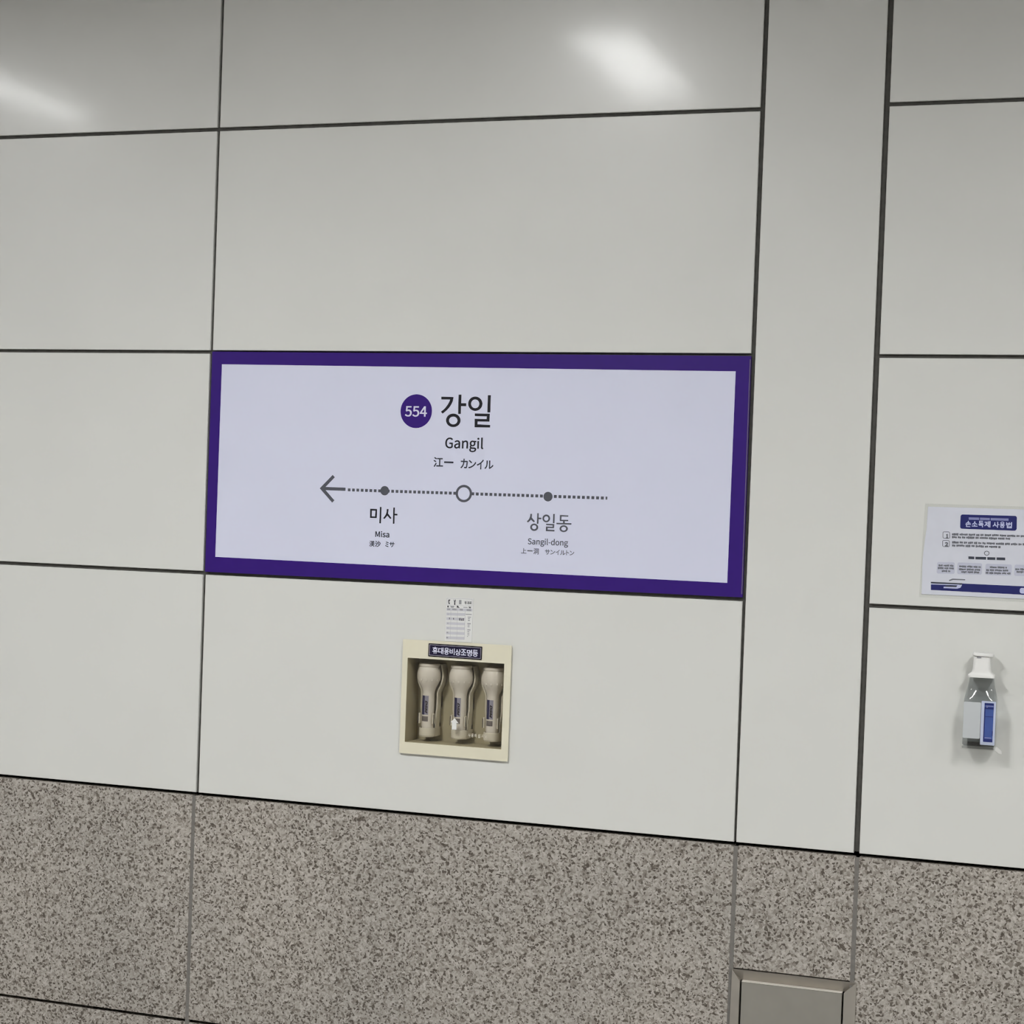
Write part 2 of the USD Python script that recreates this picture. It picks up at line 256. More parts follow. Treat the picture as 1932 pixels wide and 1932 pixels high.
# ---------------------------------------------------------------- lettering and small print, measured on the wall: rings of (x, z) in tenths of a millimetre
ART = json.loads('''{"korean_name":[[[-16775,18360,-16790,18336,-16809,18315,-16832,18297,-16858,18283,-16887,18272,-16917,18265,-16948,18262,-16979,18264,-17009,18269,-17039,18279,-17066,18293,-17090,18310,-17111,18330,-17128,18353,-17141,18378,-17150,18404,-17153,18431,-17152,18459,-17145,18485,-17134,18510,-17119,18534,-17099,18555,-17076,18573,-17050,18587,-17022,18598,-16992,18605,-16961,18608,-16930,18606,-16899,18600,-16870,18590,-16843,18577,-16819,18559,-16798,18539,-16781,18516,-16768,18492,-16759,18465,-16756,18438,-16757,18411,-16764,18385],[-16851,18480,-16861,18493,-16874,18505,-16888,18516,-16905,18524,-16922,18530,-16940,18533,-16959,18534,-16977,18532,-16995,18528,-17012,18522,-17028,18513,-17042,18503,-17053,18490,-17063,18476,-17069,18461,-17073,18446,-17074,18430,-17072,18414,-17067,18398,-17059,18383,-17049,18370,-17036,18358,-17022,18348,-17006,18340,-16988,18334,-16970,18330,-16951,18329,-16933,18331,-16915,18335,-16898,18342,-16882,18350,-16868,18361,-16857,18373,-16848,18387,-16841,18402,-16837,18418,-16836,18434,-16839,18450,-16843,18465]],[[-16287,18421,-16287,18343,-15938,18331,-15940,18269,-16362,18270,-16366,18484,-16039,18481,-16036,18554,-16363,18558,-16366,18622,-15961,18619,-15963,18420]],[[-16988,18935,-17014,18872,-17051,18807,-17090,18755,-17136,18706,-17193,18655,-17258,18605,-17304,18653,-17246,18697,-17192,18746,-17149,18799,-17116,18847,-17086,18901,-17068,18943,-17060,18973,-17304,18972,-17307,19041,-16971,19036]],[[-16755,18809,-16755,18606,-16826,18605,-16830,19101,-16755,19102,-16755,18878,-16613,18880,-16615,18806]],[[-16205,18769,-16224,18746,-16246,18728,-16272,18712,-16299,18701,-16329,18694,-16359,18691,-16389,18693,-16419,18699,-16447,18709,-16474,18724,-16498,18742,-16518,18764,-16535,18788,-16548,18814,-16556,18842,-16559,18871,-16558,18899,-16552,18927,-16541,18954,-16526,18979,-16507,19001,-16485,19020,-16460,19035,-16432,19046,-16403,19053,-16373,19056,-16342,19054,-16312,19048,-16284,19037,-16258,19023,-16234,19004,-16213,18983,-16197,18959,-16184,18932,-16176,18905,-16172,18876,-16174,18848,-16180,18820,-16190,18793],[-16278,18939,-16290,18952,-16304,18964,-16320,18973,-16337,18979,-16354,18983,-16372,18984,-16390,18983,-16408,18978,-16424,18971,-16439,18962,-16452,18950,-16463,18936,-16472,18921,-16479,18904,-16482,18887,-16483,18869,-16481,18851,-16476,18834,-16468,18818,-16458,18802,-16446,18789,-16432,18778,-16416,18769,-16399,18762,-16382,18758,-16364,18757,-16346,18759,-16328,18763,-16312,18770,-16297,18780,-16284,18791,-16273,18805,-16264,18821,-16258,18837,-16254,18855,-16253,18872,-16255,18890,-16260,18907,-16268,18924]],[[-16026,18658,-16028,19096,-15950,19097,-15950,18659]]],
"misa_korean":[[[-18620,15827,-18707,15916,-18713,15905,-18744,15865,-18783,15821,-18819,15841,-18778,15891,-18751,15934,-18736,15972,-18727,16010,-18724,16082,-18679,16080,-18682,16027,-18692,15967,-18588,15849]],[[-18922,15700,-18922,16129,-18881,16130,-18881,15701]],[[-18540,15703,-18542,16126,-18501,16127,-18501,15965,-18422,15964,-18426,15924,-18501,15925,-18502,15705]],[[-19197,16072,-19005,16071,-19005,15836,-19194,15836],[-19150,16030,-19152,15875,-19050,15875,-19045,16030]]],
"misa_han":[[[-18987,15149,-18976,15141,-18975,15137,-19004,15085,-19008,15083,-19020,15095,-18989,15147]],[[-19147,15140,-19146,15138,-19171,15085,-19175,15085,-19184,15095,-19159,15147,-19155,15149]],[[-19117,15116,-19113,15125,-19145,15125,-19145,15140,-19108,15140,-19105,15151,-19149,15152,-19148,15167,-19105,15167,-19106,15175,-19138,15176,-19140,15178,-19140,15190,-19106,15190,-19105,15198,-19143,15198,-19144,15213,-19121,15214,-19131,15228,-19129,15231,-19120,15235,-19117,15235,-19112,15230,-19104,15217,-19104,15214,-19090,15214,-19078,15236,-19062,15231,-19071,15214,-19047,15214,-19047,15199,-19088,15198,-19088,15190,-19052,15190,-19051,15176,-19088,15176,-19088,15167,-19044,15167,-19043,15152,-19090,15151,-19091,15140,-19045,15140,-19045,15125,-19085,15125,-19069,15109,-19057,15101,-19042,15097,-19041,15093,-19050,15082,-19063,15086,-19086,15102,-19098,15116,-19112,15098,-19122,15091,-19147,15081,-19155,15091,-19155,15095,-19139,15100,-19125,15109]],[[-18992,15157,-19024,15176,-19025,15180,-19016,15190,-18995,15180,-18982,15171]],[[-19152,15172,-19160,15158,-19189,15177,-19183,15188,-19179,15190,-19163,15181]],[[-19144,15214,-19150,15203,-19154,15202,-19180,15222,-19172,15234,-19155,15224,-19147,15219]],[[-18974,15217,-18973,15213,-18982,15201,-19014,15220,-19016,15224,-19010,15232,-19006,15234]],[[-18728,15131,-18674,15117,-18648,15107,-18644,15103,-18651,15086,-18677,15098,-18733,15114,-18734,15117]],[[-18932,15114,-18920,15123,-18911,15133,-18902,15147,-18896,15161,-18886,15159,-18891,15173,-18907,15202,-18907,15206,-18896,15211,-18892,15210,-18881,15193,-18869,15166,-18870,15161,-18880,15156,-18884,15145,-18897,15122,-18909,15109,-18924,15098,-18946,15088,-18972,15080,-18975,15081,-18982,15092,-18980,15097,-18951,15104]],[[-18585,15223,-18566,15222,-18566,15191,-18525,15191,-18526,15221,-18523,15224,-18506,15223,-18506,15191,-18473,15191,-18474,15174,-18507,15173,-18508,15147,-18511,15130,-18516,15119,-18531,15102,-18556,15088,-18571,15101,-18547,15113,-18534,15126,-18527,15144,-18525,15173,-18566,15173,-18566,15134,-18583,15133,-18586,15136,-18585,15173,-18619,15174,-18619,15191,-18585,15191]],[[-18671,15168,-18652,15161,-18648,15158,-18653,15144,-18656,15142,-18693,15155,-18725,15163,-18726,15167,-18721,15181,-18719,15181]],[[-18962,15207,-18947,15206,-18945,15203,-18955,15169,-18966,15145,-18970,15142,-18983,15150,-18969,15180]],[[-18918,15132,-18934,15131,-18936,15133,-18936,15234,-18919,15235]],[[-18669,15216,-18640,15205,-18640,15201,-18645,15188,-18648,15188,-18671,15196,-18718,15207,-18720,15211,-18716,15225,-18712,15226]]],
"sangil_korean":[[[-14562,15699,-14573,15688,-14585,15678,-14599,15669,-14630,15659,-14662,15658,-14679,15661,-14708,15673,-14721,15682,-14733,15693,-14742,15705,-14748,15718,-14753,15733,-14755,15747,-14754,15762,-14751,15776,-14745,15790,-14737,15803,-14726,15815,-14714,15825,-14685,15839,-14653,15845,-14637,15844,-14605,15836,-14578,15820,-14567,15809,-14558,15797,-14551,15784,-14546,15769,-14544,15755,-14545,15740,-14548,15726,-14554,15712],[-14602,15786,-14616,15797,-14624,15801,-14642,15805,-14660,15805,-14670,15802,-14686,15794,-14699,15782,-14703,15775,-14708,15759,-14708,15743,-14701,15728,-14690,15715,-14683,15710,-14666,15703,-14647,15701,-14638,15702,-14620,15708,-14605,15718,-14600,15724,-14592,15739,-14590,15747,-14590,15764,-14597,15779]],[[-14752,15929,-14786,15896,-14824,15866,-14852,15894,-14812,15932,-14785,15974,-14767,16025,-14760,16089,-14722,16090,-14723,16040,-14727,15999,-14636,15902,-14664,15876,-14746,15944]],[[-14579,16111,-14543,16112,-14542,16000,-14465,15999,-14468,15962,-14541,15961,-14540,15843,-14580,15842]],[[-14260,15921,-14272,15910,-14285,15902,-14299,15895,-14315,15891,-14331,15890,-14346,15890,-14362,15893,-14377,15899,-14391,15906,-14403,15916,-14414,15927,-14423,15940,-14430,15954,-14434,15968,-14436,15984,-14435,15999,-14432,16014,-14426,16028,-14419,16042,-14409,16054,-14397,16064,-14384,16072,-14369,16079,-14354,16083,-14338,16085,-14322,16084,-14307,16081,-14292,16076,-14278,16068,-14265,16058,-14255,16047,-14246,16034,-14239,16021,-14235,16006,-14233,15991,-14234,15975,-14237,15960,-14242,15946,-14250,15933],[-14295,16028,-14310,16038,-14319,16041,-14337,16044,-14355,16040,-14363,16036,-14377,16025,-14387,16010,-14391,16001,-14393,15983,-14389,15965,-14385,15956,-14374,15942,-14359,15931,-14351,15928,-14332,15926,-14315,15929,-14306,15933,-14292,15945,-14282,15960,-14279,15969,-14277,15987,-14280,16005,-14284,16013]],[[-13771,15696,-13794,15676,-13809,15668,-13841,15659,-13875,15658,-13907,15665,-13936,15680,-13947,15689,-13956,15701,-13963,15713,-13968,15726,-13970,15739,-13969,15753,-13965,15766,-13959,15779,-13951,15790,-13940,15801,-13913,15818,-13898,15824,-13864,15829,-13847,15829,-13814,15821,-13786,15807,-13775,15797,-13766,15786,-13759,15773,-13754,15760,-13752,15747,-13753,15734,-13757,15720,-13763,15708],[-13810,15773,-13825,15783,-13833,15787,-13853,15791,-13873,15790,-13892,15785,-13908,15775,-13914,15769,-13923,15755,-13925,15740,-13921,15725,-13912,15712,-13905,15706,-13888,15698,-13879,15695,-13859,15693,-13849,15694,-13830,15700,-13814,15709,-13808,15715,-13799,15729,-13797,15737,-13798,15752,-13804,15767]],[[-14289,15705,-14106,15701,-14107,15664,-14333,15665,-14334,15781,-14158,15780,-14158,15814,-14329,15817,-14335,15850,-14116,15852,-14119,15747,-14288,15746]],[[-14058,15886,-13885,15887,-13886,15935,-13970,15934,-13974,16086,-13751,16082,-13753,16052,-13931,16051,-13934,15967,-13749,15969,-13752,15937,-13840,15936,-13838,15887,-13663,15889,-13664,15852,-14057,15851]],[[-14153,16106,-14112,16108,-14114,15875,-14152,15873]]],
"sangil_han":[[[-14529,15157,-14529,15101,-14562,15101,-14563,15091,-14574,15091,-14577,15093,-14577,15157],[-14562,15142,-14563,15117,-14544,15117,-14544,15142]],[[-14306,15201,-14289,15200,-14290,15169,-14254,15169,-14254,15199,-14252,15202,-14237,15201,-14237,15169,-14208,15169,-14208,15151,-14237,15151,-14238,15124,-14242,15107,-14246,15097,-14259,15080,-14281,15065,-14294,15079,-14273,15091,-14262,15104,-14255,15122,-14253,15151,-14290,15151,-14289,15112,-14305,15111,-14307,15113,-14306,15151,-14336,15152,-14336,15169,-14306,15169]],[[-14601,15122,-14601,15193,-14606,15186,-14609,15185,-14640,15204,-14630,15217,-14609,15205,-14601,15199,-14601,15211,-14504,15212,-14504,15078,-14506,15069,-14516,15063,-14537,15062,-14543,15076,-14541,15079,-14521,15079,-14520,15081,-14520,15195,-14586,15195,-14586,15063,-14599,15062,-14601,15065,-14601,15118,-14626,15068,-14630,15066,-14641,15077,-14614,15131,-14609,15130]],[[-14920,15208,-14903,15208,-14903,15162,-14845,15161,-14845,15147,-14847,15145,-14903,15145,-14903,15089,-14835,15089,-14834,15073,-14976,15073,-14978,15075,-14978,15089,-14920,15089]],[[-14668,15131,-14808,15131,-14810,15135,-14809,15160,-14667,15159]],[[-14607,15155,-14607,15152,-14613,15142,-14616,15141,-14647,15160,-14640,15171,-14636,15173]],[[-14134,15159,-14147,15148,-14189,15182,-14180,15192,-14176,15194,-14149,15173]],[[-14524,15169,-14579,15169,-14582,15172,-14581,15185,-14523,15184]],[[-13629,15107,-13603,15125,-13589,15139,-13571,15166,-13568,15168,-13565,15165,-13559,15153,-13564,15144,-13580,15122,-13604,15102,-13636,15084,-13666,15075,-13672,15074,-13681,15088,-13678,15091,-13661,15094]],[[-14139,15109,-14112,15127,-14097,15141,-14078,15168,-14075,15170,-14072,15167,-14065,15155,-14070,15146,-14088,15124,-14112,15104,-14147,15086,-14177,15077,-14184,15076,-14193,15090,-14190,15093,-14173,15096]],[[-13904,15119,-13900,15148,-13901,15190,-13882,15191,-13882,15157,-13886,15119,-13890,15107,-13900,15089,-13915,15073,-13918,15073,-13932,15083,-13914,15100]],[[-13843,15191,-13841,15188,-13842,15097,-13822,15110,-13800,15132,-13796,15129,-13790,15121,-13790,15118,-13809,15099,-13822,15089,-13848,15074,-13852,15074,-13860,15081,-13860,15190]],[[-13754,15200,-13755,15159,-13716,15144,-13697,15135,-13696,15132,-13703,15117,-13730,15131,-13754,15140,-13754,15074,-13770,15074,-13771,15200]],[[-13995,15165,-13976,15182,-13958,15203,-13947,15191,-13962,15173,-13982,15154,-13981,15072,-13998,15073,-13997,15144,-14020,15131,-14044,15120,-14051,15134,-14050,15138,-14018,15151]],[[-13624,15157,-13637,15146,-13677,15180,-13668,15190,-13665,15191,-13638,15171]]],
"gangil_han":[[[-17398,17326,-17391,17329,-17375,17314,-17374,17309,-17407,17249,-17427,17218,-17436,17222,-17451,17234,-17449,17241,-17414,17297]],[[-16674,17261,-16658,17286,-16649,17307,-16643,17329,-16636,17365,-16705,17365,-16706,17398,-16634,17397,-16632,17425,-16635,17451,-16606,17451,-16603,17446,-16606,17397,-16542,17397,-16533,17398,-16517,17388,-16520,17314,-16525,17265,-16531,17234,-16535,17223,-16542,17212,-16557,17206,-16605,17208,-16608,17212,-16610,17239,-16605,17242,-16592,17240,-16569,17238,-16562,17241,-16559,17244,-16554,17260,-16550,17291,-16546,17365,-16609,17364,-16612,17337,-16621,17299,-16631,17274,-16645,17248,-16669,17218,-16687,17202,-16693,17204,-16709,17221,-16708,17229,-16691,17242]],[[-17306,17262,-17306,17420,-17364,17421,-17368,17425,-17367,17450,-17210,17450,-17209,17425,-17213,17421,-17274,17420,-17274,17262,-17195,17262,-17194,17232,-17377,17232,-17381,17236,-17380,17262]],[[-16911,17327,-17161,17327,-17165,17333,-17164,17370,-16909,17368]],[[-17443,17398,-17410,17382,-17392,17371,-17387,17365,-17404,17342,-17419,17353,-17459,17375,-17460,17381,-17456,17387,-17449,17395]],[[-17431,17471,-17425,17472,-17376,17443,-17374,17435,-17386,17419,-17393,17416,-17410,17430,-17445,17451,-17446,17456]],[[-16432,17254,-16389,17277,-16361,17299,-16337,17325,-16323,17343,-16306,17374,-16301,17377,-16296,17372,-16285,17350,-16293,17334,-16321,17295,-16337,17279,-16362,17258,-16392,17238,-16417,17225,-16467,17209,-16478,17208,-16494,17233,-16487,17239,-16460,17245]],[[-16006,17288,-16001,17312,-15999,17342,-16000,17419,-15969,17420,-15969,17359,-15972,17316,-15975,17288,-15981,17267,-15999,17233,-16025,17204,-16030,17204,-16054,17221,-16033,17240,-16023,17252,-16012,17273]],[[-15932,17419,-15903,17420,-15898,17415,-15900,17411,-15900,17248,-15866,17271,-15848,17289,-15830,17312,-15822,17306,-15813,17292,-15813,17287,-15823,17272,-15844,17251,-15867,17233,-15911,17205,-15918,17205,-15932,17218,-15930,17234,-15930,17399]],[[-16163,17367,-16129,17400,-16097,17441,-16076,17417,-16103,17383,-16140,17346,-16140,17221,-16138,17187,-16168,17188,-16166,17223,-16166,17326,-16207,17300,-16250,17280,-16254,17285,-16262,17306,-16260,17314,-16230,17325,-16204,17339]],[[-16397,17358,-16418,17337,-16449,17367,-16487,17399,-16472,17417,-16466,17420,-16420,17384]]],
"gangil_latin":[[[-16167,17748,-16168,18004,-16128,18006,-16127,17757,-16123,17747,-16113,17746,-16109,17740,-16105,17716,-16118,17710,-16137,17710,-16151,17716,-16164,17733]],[[-16269,17958,-16273,17977,-16269,17988,-16262,17994,-16252,17998,-16240,17998,-16230,17994,-16224,17988,-16220,17978,-16220,17968,-16224,17957,-16237,17947,-16260,17949]],[[-16264,17715,-16268,17719,-16268,17914,-16228,17916,-16226,17717]],[[-16485,17675,-16485,17689,-16476,17710,-16459,17727,-16465,17731,-16472,17745,-16474,17766,-16467,17783,-16455,17796,-16470,17815,-16477,17836,-16477,17863,-16474,17875,-16463,17895,-16446,17910,-16431,17917,-16410,17922,-16389,17922,-16372,17916,-16301,17915,-16301,17883,-16335,17882,-16328,17871,-16325,17856,-16326,17827,-16339,17803,-16353,17789,-16362,17784,-16383,17777,-16404,17775,-16428,17781,-16435,17774,-16437,17769,-16436,17756,-16432,17752,-16422,17748,-16345,17746,-16315,17736,-16301,17720,-16297,17706,-16299,17682,-16308,17664,-16325,17647,-16348,17635,-16385,17627,-16417,17627,-16451,17635,-16464,17642,-16478,17656],[-16447,17682,-16443,17673,-16437,17667,-16428,17662,-16409,17658,-16384,17658,-16369,17661,-16350,17670,-16344,17676,-16338,17686,-16338,17697,-16344,17706,-16354,17710,-16420,17712,-16431,17715,-16444,17700,-16447,17693],[-16438,17842,-16430,17821,-16421,17812,-16407,17806,-16395,17806,-16378,17814,-16369,17824,-16363,17843,-16364,17861,-16369,17873,-16381,17885,-16393,17889,-16408,17889,-16424,17882,-16431,17873,-16438,17856]],[[-16686,17715,-16690,17719,-16690,17915,-16655,17915,-16652,17894,-16629,17912,-16607,17920,-16578,17922,-16553,17913,-16543,17906,-16535,17894,-16526,17868,-16524,17853,-16525,17716,-16566,17717,-16566,17845,-16570,17868,-16578,17879,-16585,17883,-16608,17884,-16628,17875,-16649,17857,-16649,17717]],[[-16904,17757,-16904,17779,-16901,17793,-16893,17806,-16883,17816,-16859,17830,-16845,17835,-16818,17841,-16790,17845,-16785,17847,-16785,17854,-16790,17870,-16800,17882,-16806,17885,-16811,17886,-16839,17885,-16853,17880,-16880,17866,-16887,17874,-16896,17895,-16862,17914,-16828,17922,-16793,17920,-16770,17910,-16759,17899,-16749,17880,-16744,17858,-16744,17716,-16776,17716,-16780,17722,-16781,17735,-16799,17722,-16824,17712,-16834,17710,-16863,17712,-16879,17719,-16892,17730,-16901,17746],[-16865,17770,-16860,17756,-16853,17749,-16845,17746,-16839,17745,-16821,17746,-16804,17754,-16785,17768,-16785,17815,-16790,17815,-16816,17811,-16846,17799,-16862,17784]],[[-17152,17827,-17153,17869,-17145,17907,-17133,17933,-17124,17945,-17104,17964,-17094,17971,-17068,17983,-17054,17987,-17015,17988,-16987,17981,-16970,17973,-16948,17955,-16949,17948,-16970,17925,-16990,17941,-17017,17951,-17039,17951,-17058,17946,-17067,17941,-17078,17934,-17096,17913,-17105,17891,-17110,17869,-17109,17819,-17097,17787,-17086,17771,-17073,17760,-17063,17754,-17039,17748,-17015,17748,-17001,17751,-16989,17757,-16983,17762,-16983,17821,-17039,17822,-17040,17857,-16945,17857,-16945,17743,-16960,17729,-16972,17722,-16996,17714,-17017,17710,-17056,17712,-17090,17724,-17107,17736,-17133,17764,-17146,17795]]],
"misa_latin":[[[-18722,15364,-18723,15375,-18721,15384,-18710,15397,-18689,15407,-18656,15413,-18659,15424,-18667,15432,-18685,15432,-18708,15421,-18713,15427,-18718,15439,-18698,15450,-18679,15455,-18659,15454,-18646,15448,-18640,15442,-18634,15431,-18631,15418,-18631,15340,-18651,15340,-18654,15344,-18654,15349,-18662,15344,-18677,15338,-18699,15338,-18708,15342,-18715,15348],[-18698,15371,-18696,15364,-18688,15359,-18675,15359,-18666,15363,-18656,15370,-18656,15394,-18672,15391,-18688,15386,-18696,15378]],[[-18822,15353,-18820,15359,-18810,15371,-18798,15363,-18787,15359,-18771,15358,-18762,15364,-18759,15370,-18764,15379,-18799,15395,-18812,15406,-18815,15415,-18815,15428,-18810,15440,-18802,15448,-18782,15455,-18759,15453,-18742,15445,-18737,15438,-18749,15424,-18769,15433,-18780,15434,-18786,15431,-18791,15425,-18790,15418,-18786,15414,-18752,15400,-18739,15388,-18735,15380,-18734,15368,-18737,15360,-18742,15351,-18750,15344,-18761,15339,-18784,15337,-18803,15342]],[[-18866,15472,-18868,15483,-18862,15493,-18856,15496,-18849,15496,-18839,15490,-18836,15478,-18839,15472,-18846,15466,-18860,15467]],[[-18862,15340,-18865,15343,-18865,15450,-18841,15451,-18840,15340]],[[-19023,15340,-19026,15343,-19026,15487,-18999,15488,-18996,15484,-18961,15388,-18926,15485,-18923,15488,-18898,15488,-18897,15340,-18921,15341,-18921,15440,-18950,15359,-18954,15354,-18969,15354,-18972,15357,-19003,15440,-19003,15341]]],
"sangil_latin":[[[-13833,15290,-13833,15298,-13828,15310,-13819,15319,-13826,15329,-13827,15341,-13823,15350,-13817,15357,-13825,15368,-13829,15380,-13829,15395,-13821,15412,-13812,15421,-13793,15427,-13782,15427,-13773,15424,-13735,15424,-13735,15406,-13753,15405,-13747,15391,-13748,15375,-13755,15361,-13767,15351,-13778,15347,-13789,15346,-13802,15349,-13807,15342,-13807,15335,-13799,15331,-13758,15330,-13742,15324,-13735,15315,-13732,15308,-13733,15294,-13738,15284,-13747,15275,-13760,15268,-13779,15264,-13796,15264,-13815,15268,-13822,15272,-13829,15280],[-13813,15294,-13810,15289,-13802,15284,-13792,15281,-13779,15281,-13761,15288,-13755,15297,-13755,15303,-13758,15308,-13763,15310,-13804,15312,-13811,15304],[-13807,15383,-13803,15371,-13798,15366,-13791,15363,-13785,15363,-13776,15367,-13771,15373,-13768,15383,-13768,15393,-13771,15400,-13777,15407,-13784,15409,-13792,15409,-13800,15405,-13804,15400,-13807,15391]],[[-13940,15313,-13942,15315,-13942,15423,-13923,15424,-13922,15412,-13909,15421,-13898,15426,-13882,15427,-13869,15422,-13859,15412,-13855,15397,-13854,15313,-13876,15314,-13876,15384,-13878,15398,-13886,15406,-13898,15406,-13909,15401,-13920,15391,-13920,15314]],[[-14065,15356,-14065,15380,-14057,15404,-14052,15410,-14040,15421,-14030,15425,-14009,15427,-13990,15421,-13976,15408,-13969,15395,-13964,15376,-13964,15362,-13969,15342,-13976,15329,-13988,15318,-13998,15313,-14009,15310,-14020,15310,-14030,15312,-14040,15317,-14053,15328,-14059,15338],[-14043,15363,-14039,15346,-14030,15335,-14019,15330,-14010,15330,-14003,15333,-13994,15341,-13987,15359,-13987,15377,-13993,15395,-14000,15402,-14008,15407,-14019,15407,-14026,15405,-14034,15399,-14039,15389,-14043,15374]],[[-14183,15356,-14183,15379,-14182,15389,-14171,15409,-14160,15421,-14142,15427,-14126,15426,-14110,15418,-14110,15474,-14088,15474,-14088,15313,-14106,15313,-14108,15323,-14117,15316,-14129,15311,-14144,15310,-14156,15313,-14165,15319,-14176,15332,-14181,15343],[-14161,15364,-14157,15345,-14149,15334,-14139,15330,-14131,15330,-14120,15334,-14110,15344,-14110,15397,-14119,15404,-14129,15407,-14136,15407,-14145,15404,-14152,15398,-14158,15388]],[[-14249,15361,-14251,15363,-14251,15379,-14198,15378,-14199,15361]],[[-14296,15331,-14297,15473,-14276,15474,-14275,15336,-14273,15330,-14268,15330,-14265,15327,-14263,15313,-14270,15310,-14280,15310,-14288,15313,-14295,15322]],[[-14351,15447,-14353,15458,-14347,15467,-14335,15469,-14327,15464,-14324,15453,-14327,15447,-14333,15441,-14346,15442]],[[-14348,15313,-14350,15315,-14350,15423,-14329,15424,-14328,15314]],[[-14466,15290,-14466,15298,-14461,15310,-14452,15319,-14459,15329,-14460,15341,-14456,15350,-14450,15357,-14458,15368,-14462,15380,-14462,15395,-14454,15412,-14445,15421,-14426,15427,-14415,15427,-14406,15424,-14368,15424,-14368,15406,-14386,15405,-14380,15391,-14381,15375,-14388,15361,-14400,15351,-14411,15347,-14422,15346,-14435,15349,-14440,15342,-14439,15335,-14432,15331,-14391,15330,-14375,15324,-14368,15315,-14365,15308,-14366,15294,-14371,15284,-14380,15275,-14393,15268,-14412,15264,-14429,15264,-14448,15268,-14454,15272,-14462,15280],[-14446,15294,-14443,15289,-14435,15284,-14425,15281,-14412,15281,-14394,15288,-14388,15297,-14387,15303,-14391,15308,-14396,15310,-14437,15313,-14444,15304],[-14440,15383,-14436,15371,-14431,15366,-14424,15363,-14418,15363,-14409,15367,-14404,15373,-14401,15383,-14401,15393,-14404,15400,-14410,15407,-14417,15409,-14425,15409,-14433,15405,-14437,15400,-14440,15391]],[[-14573,15313,-14575,15315,-14575,15423,-14556,15424,-14555,15412,-14542,15421,-14531,15426,-14515,15427,-14502,15422,-14492,15412,-14488,15397,-14487,15313,-14509,15314,-14509,15384,-14511,15397,-14519,15406,-14531,15406,-14542,15401,-14553,15391,-14553,15314]],[[-14689,15336,-14689,15348,-14687,15356,-14678,15369,-14658,15379,-14625,15386,-14628,15398,-14637,15407,-14654,15407,-14676,15396,-14680,15401,-14685,15412,-14666,15423,-14648,15427,-14630,15426,-14617,15420,-14612,15415,-14606,15404,-14603,15392,-14604,15313,-14621,15313,-14623,15317,-14623,15324,-14633,15317,-14646,15311,-14667,15311,-14676,15315,-14682,15321],[-14668,15343,-14665,15336,-14657,15330,-14645,15330,-14635,15334,-14626,15342,-14626,15368,-14642,15366,-14658,15359,-14666,15351]],[[-14805,15332,-14805,15336,-14793,15349,-14780,15339,-14770,15334,-14760,15331,-14747,15331,-14739,15333,-14733,15337,-14727,15349,-14727,15358,-14733,15367,-14749,15375,-14776,15387,-14783,15392,-14792,15401,-14798,15413,-14799,15428,-14796,15439,-14791,15447,-14781,15456,-14768,15462,-14759,15464,-14736,15462,-14713,15450,-14708,15443,-14720,15429,-14733,15439,-14742,15442,-14758,15443,-14766,15441,-14772,15436,-14776,15429,-14776,15421,-14769,15411,-14728,15391,-14717,15384,-14709,15375,-14705,15363,-14704,15351,-14706,15340,-14712,15328,-14719,15321,-14729,15315,-14747,15310,-14761,15310,-14783,15316,-14795,15323]]],
"station_number":[[[-17894,18614,-17776,18786,-17727,18786,-17726,18624,-17696,18624,-17690,18619,-17691,18587,-17726,18585,-17727,18516,-17772,18517,-17773,18586,-17892,18586],[-17837,18625,-17772,18625,-17772,18720,-17782,18702]],[[-18099,18548,-18094,18560,-18075,18580,-18050,18561,-18027,18552,-18019,18551,-17991,18552,-17979,18558,-17965,18571,-17955,18597,-17955,18614,-17958,18628,-17965,18639,-17977,18651,-17991,18657,-18013,18658,-18030,18654,-18052,18641,-18077,18657,-18067,18786,-17920,18786,-17921,18747,-18025,18746,-18031,18692,-18030,18689,-18008,18695,-17985,18695,-17966,18692,-17939,18679,-17925,18665,-17913,18646,-17907,18624,-17907,18588,-17913,18568,-17923,18550,-17950,18525,-17969,18516,-17991,18511,-18020,18511,-18046,18516,-18073,18528]],[[-18308,18548,-18303,18560,-18284,18580,-18259,18561,-18236,18552,-18228,18551,-18200,18552,-18187,18558,-18174,18571,-18164,18597,-18164,18614,-18167,18628,-18173,18639,-18186,18651,-18200,18657,-18221,18658,-18239,18654,-18261,18641,-18285,18657,-18276,18786,-18129,18786,-18129,18747,-18234,18746,-18239,18692,-18239,18689,-18217,18695,-18193,18695,-18174,18692,-18148,18679,-18133,18665,-18122,18646,-18116,18624,-18116,18588,-18122,18568,-18131,18550,-18158,18525,-18178,18516,-18200,18511,-18229,18511,-18254,18516,-18282,18528]]],
"number_disc":[[[-17557,18684,-17557,18627,-17564,18570,-17579,18515,-17589,18488,-17601,18462,-17630,18412,-17665,18366,-17684,18345,-17705,18326,-17751,18291,-17801,18262,-17827,18250,-17854,18240,-17909,18225,-17966,18218,-17994,18217,-18023,18218,-18080,18225,-18135,18240,-18162,18250,-18188,18262,-18238,18291,-18261,18308,-18304,18345,-18324,18366,-18359,18412,-18388,18462,-18400,18488,-18410,18515,-18424,18570,-18432,18627,-18433,18655,-18432,18684,-18424,18741,-18410,18796,-18400,18823,-18388,18849,-18359,18899,-18342,18922,-18304,18965,-18284,18985,-18238,19020,-18188,19049,-18162,19060,-18135,19071,-18080,19085,-18023,19093,-17994,19094,-17966,19093,-17909,19085,-17854,19071,-17827,19060,-17801,19049,-17751,19020,-17728,19003,-17684,18965,-17665,18945,-17630,18899,-17601,18849,-17589,18823,-17579,18796,-17564,18741]]],
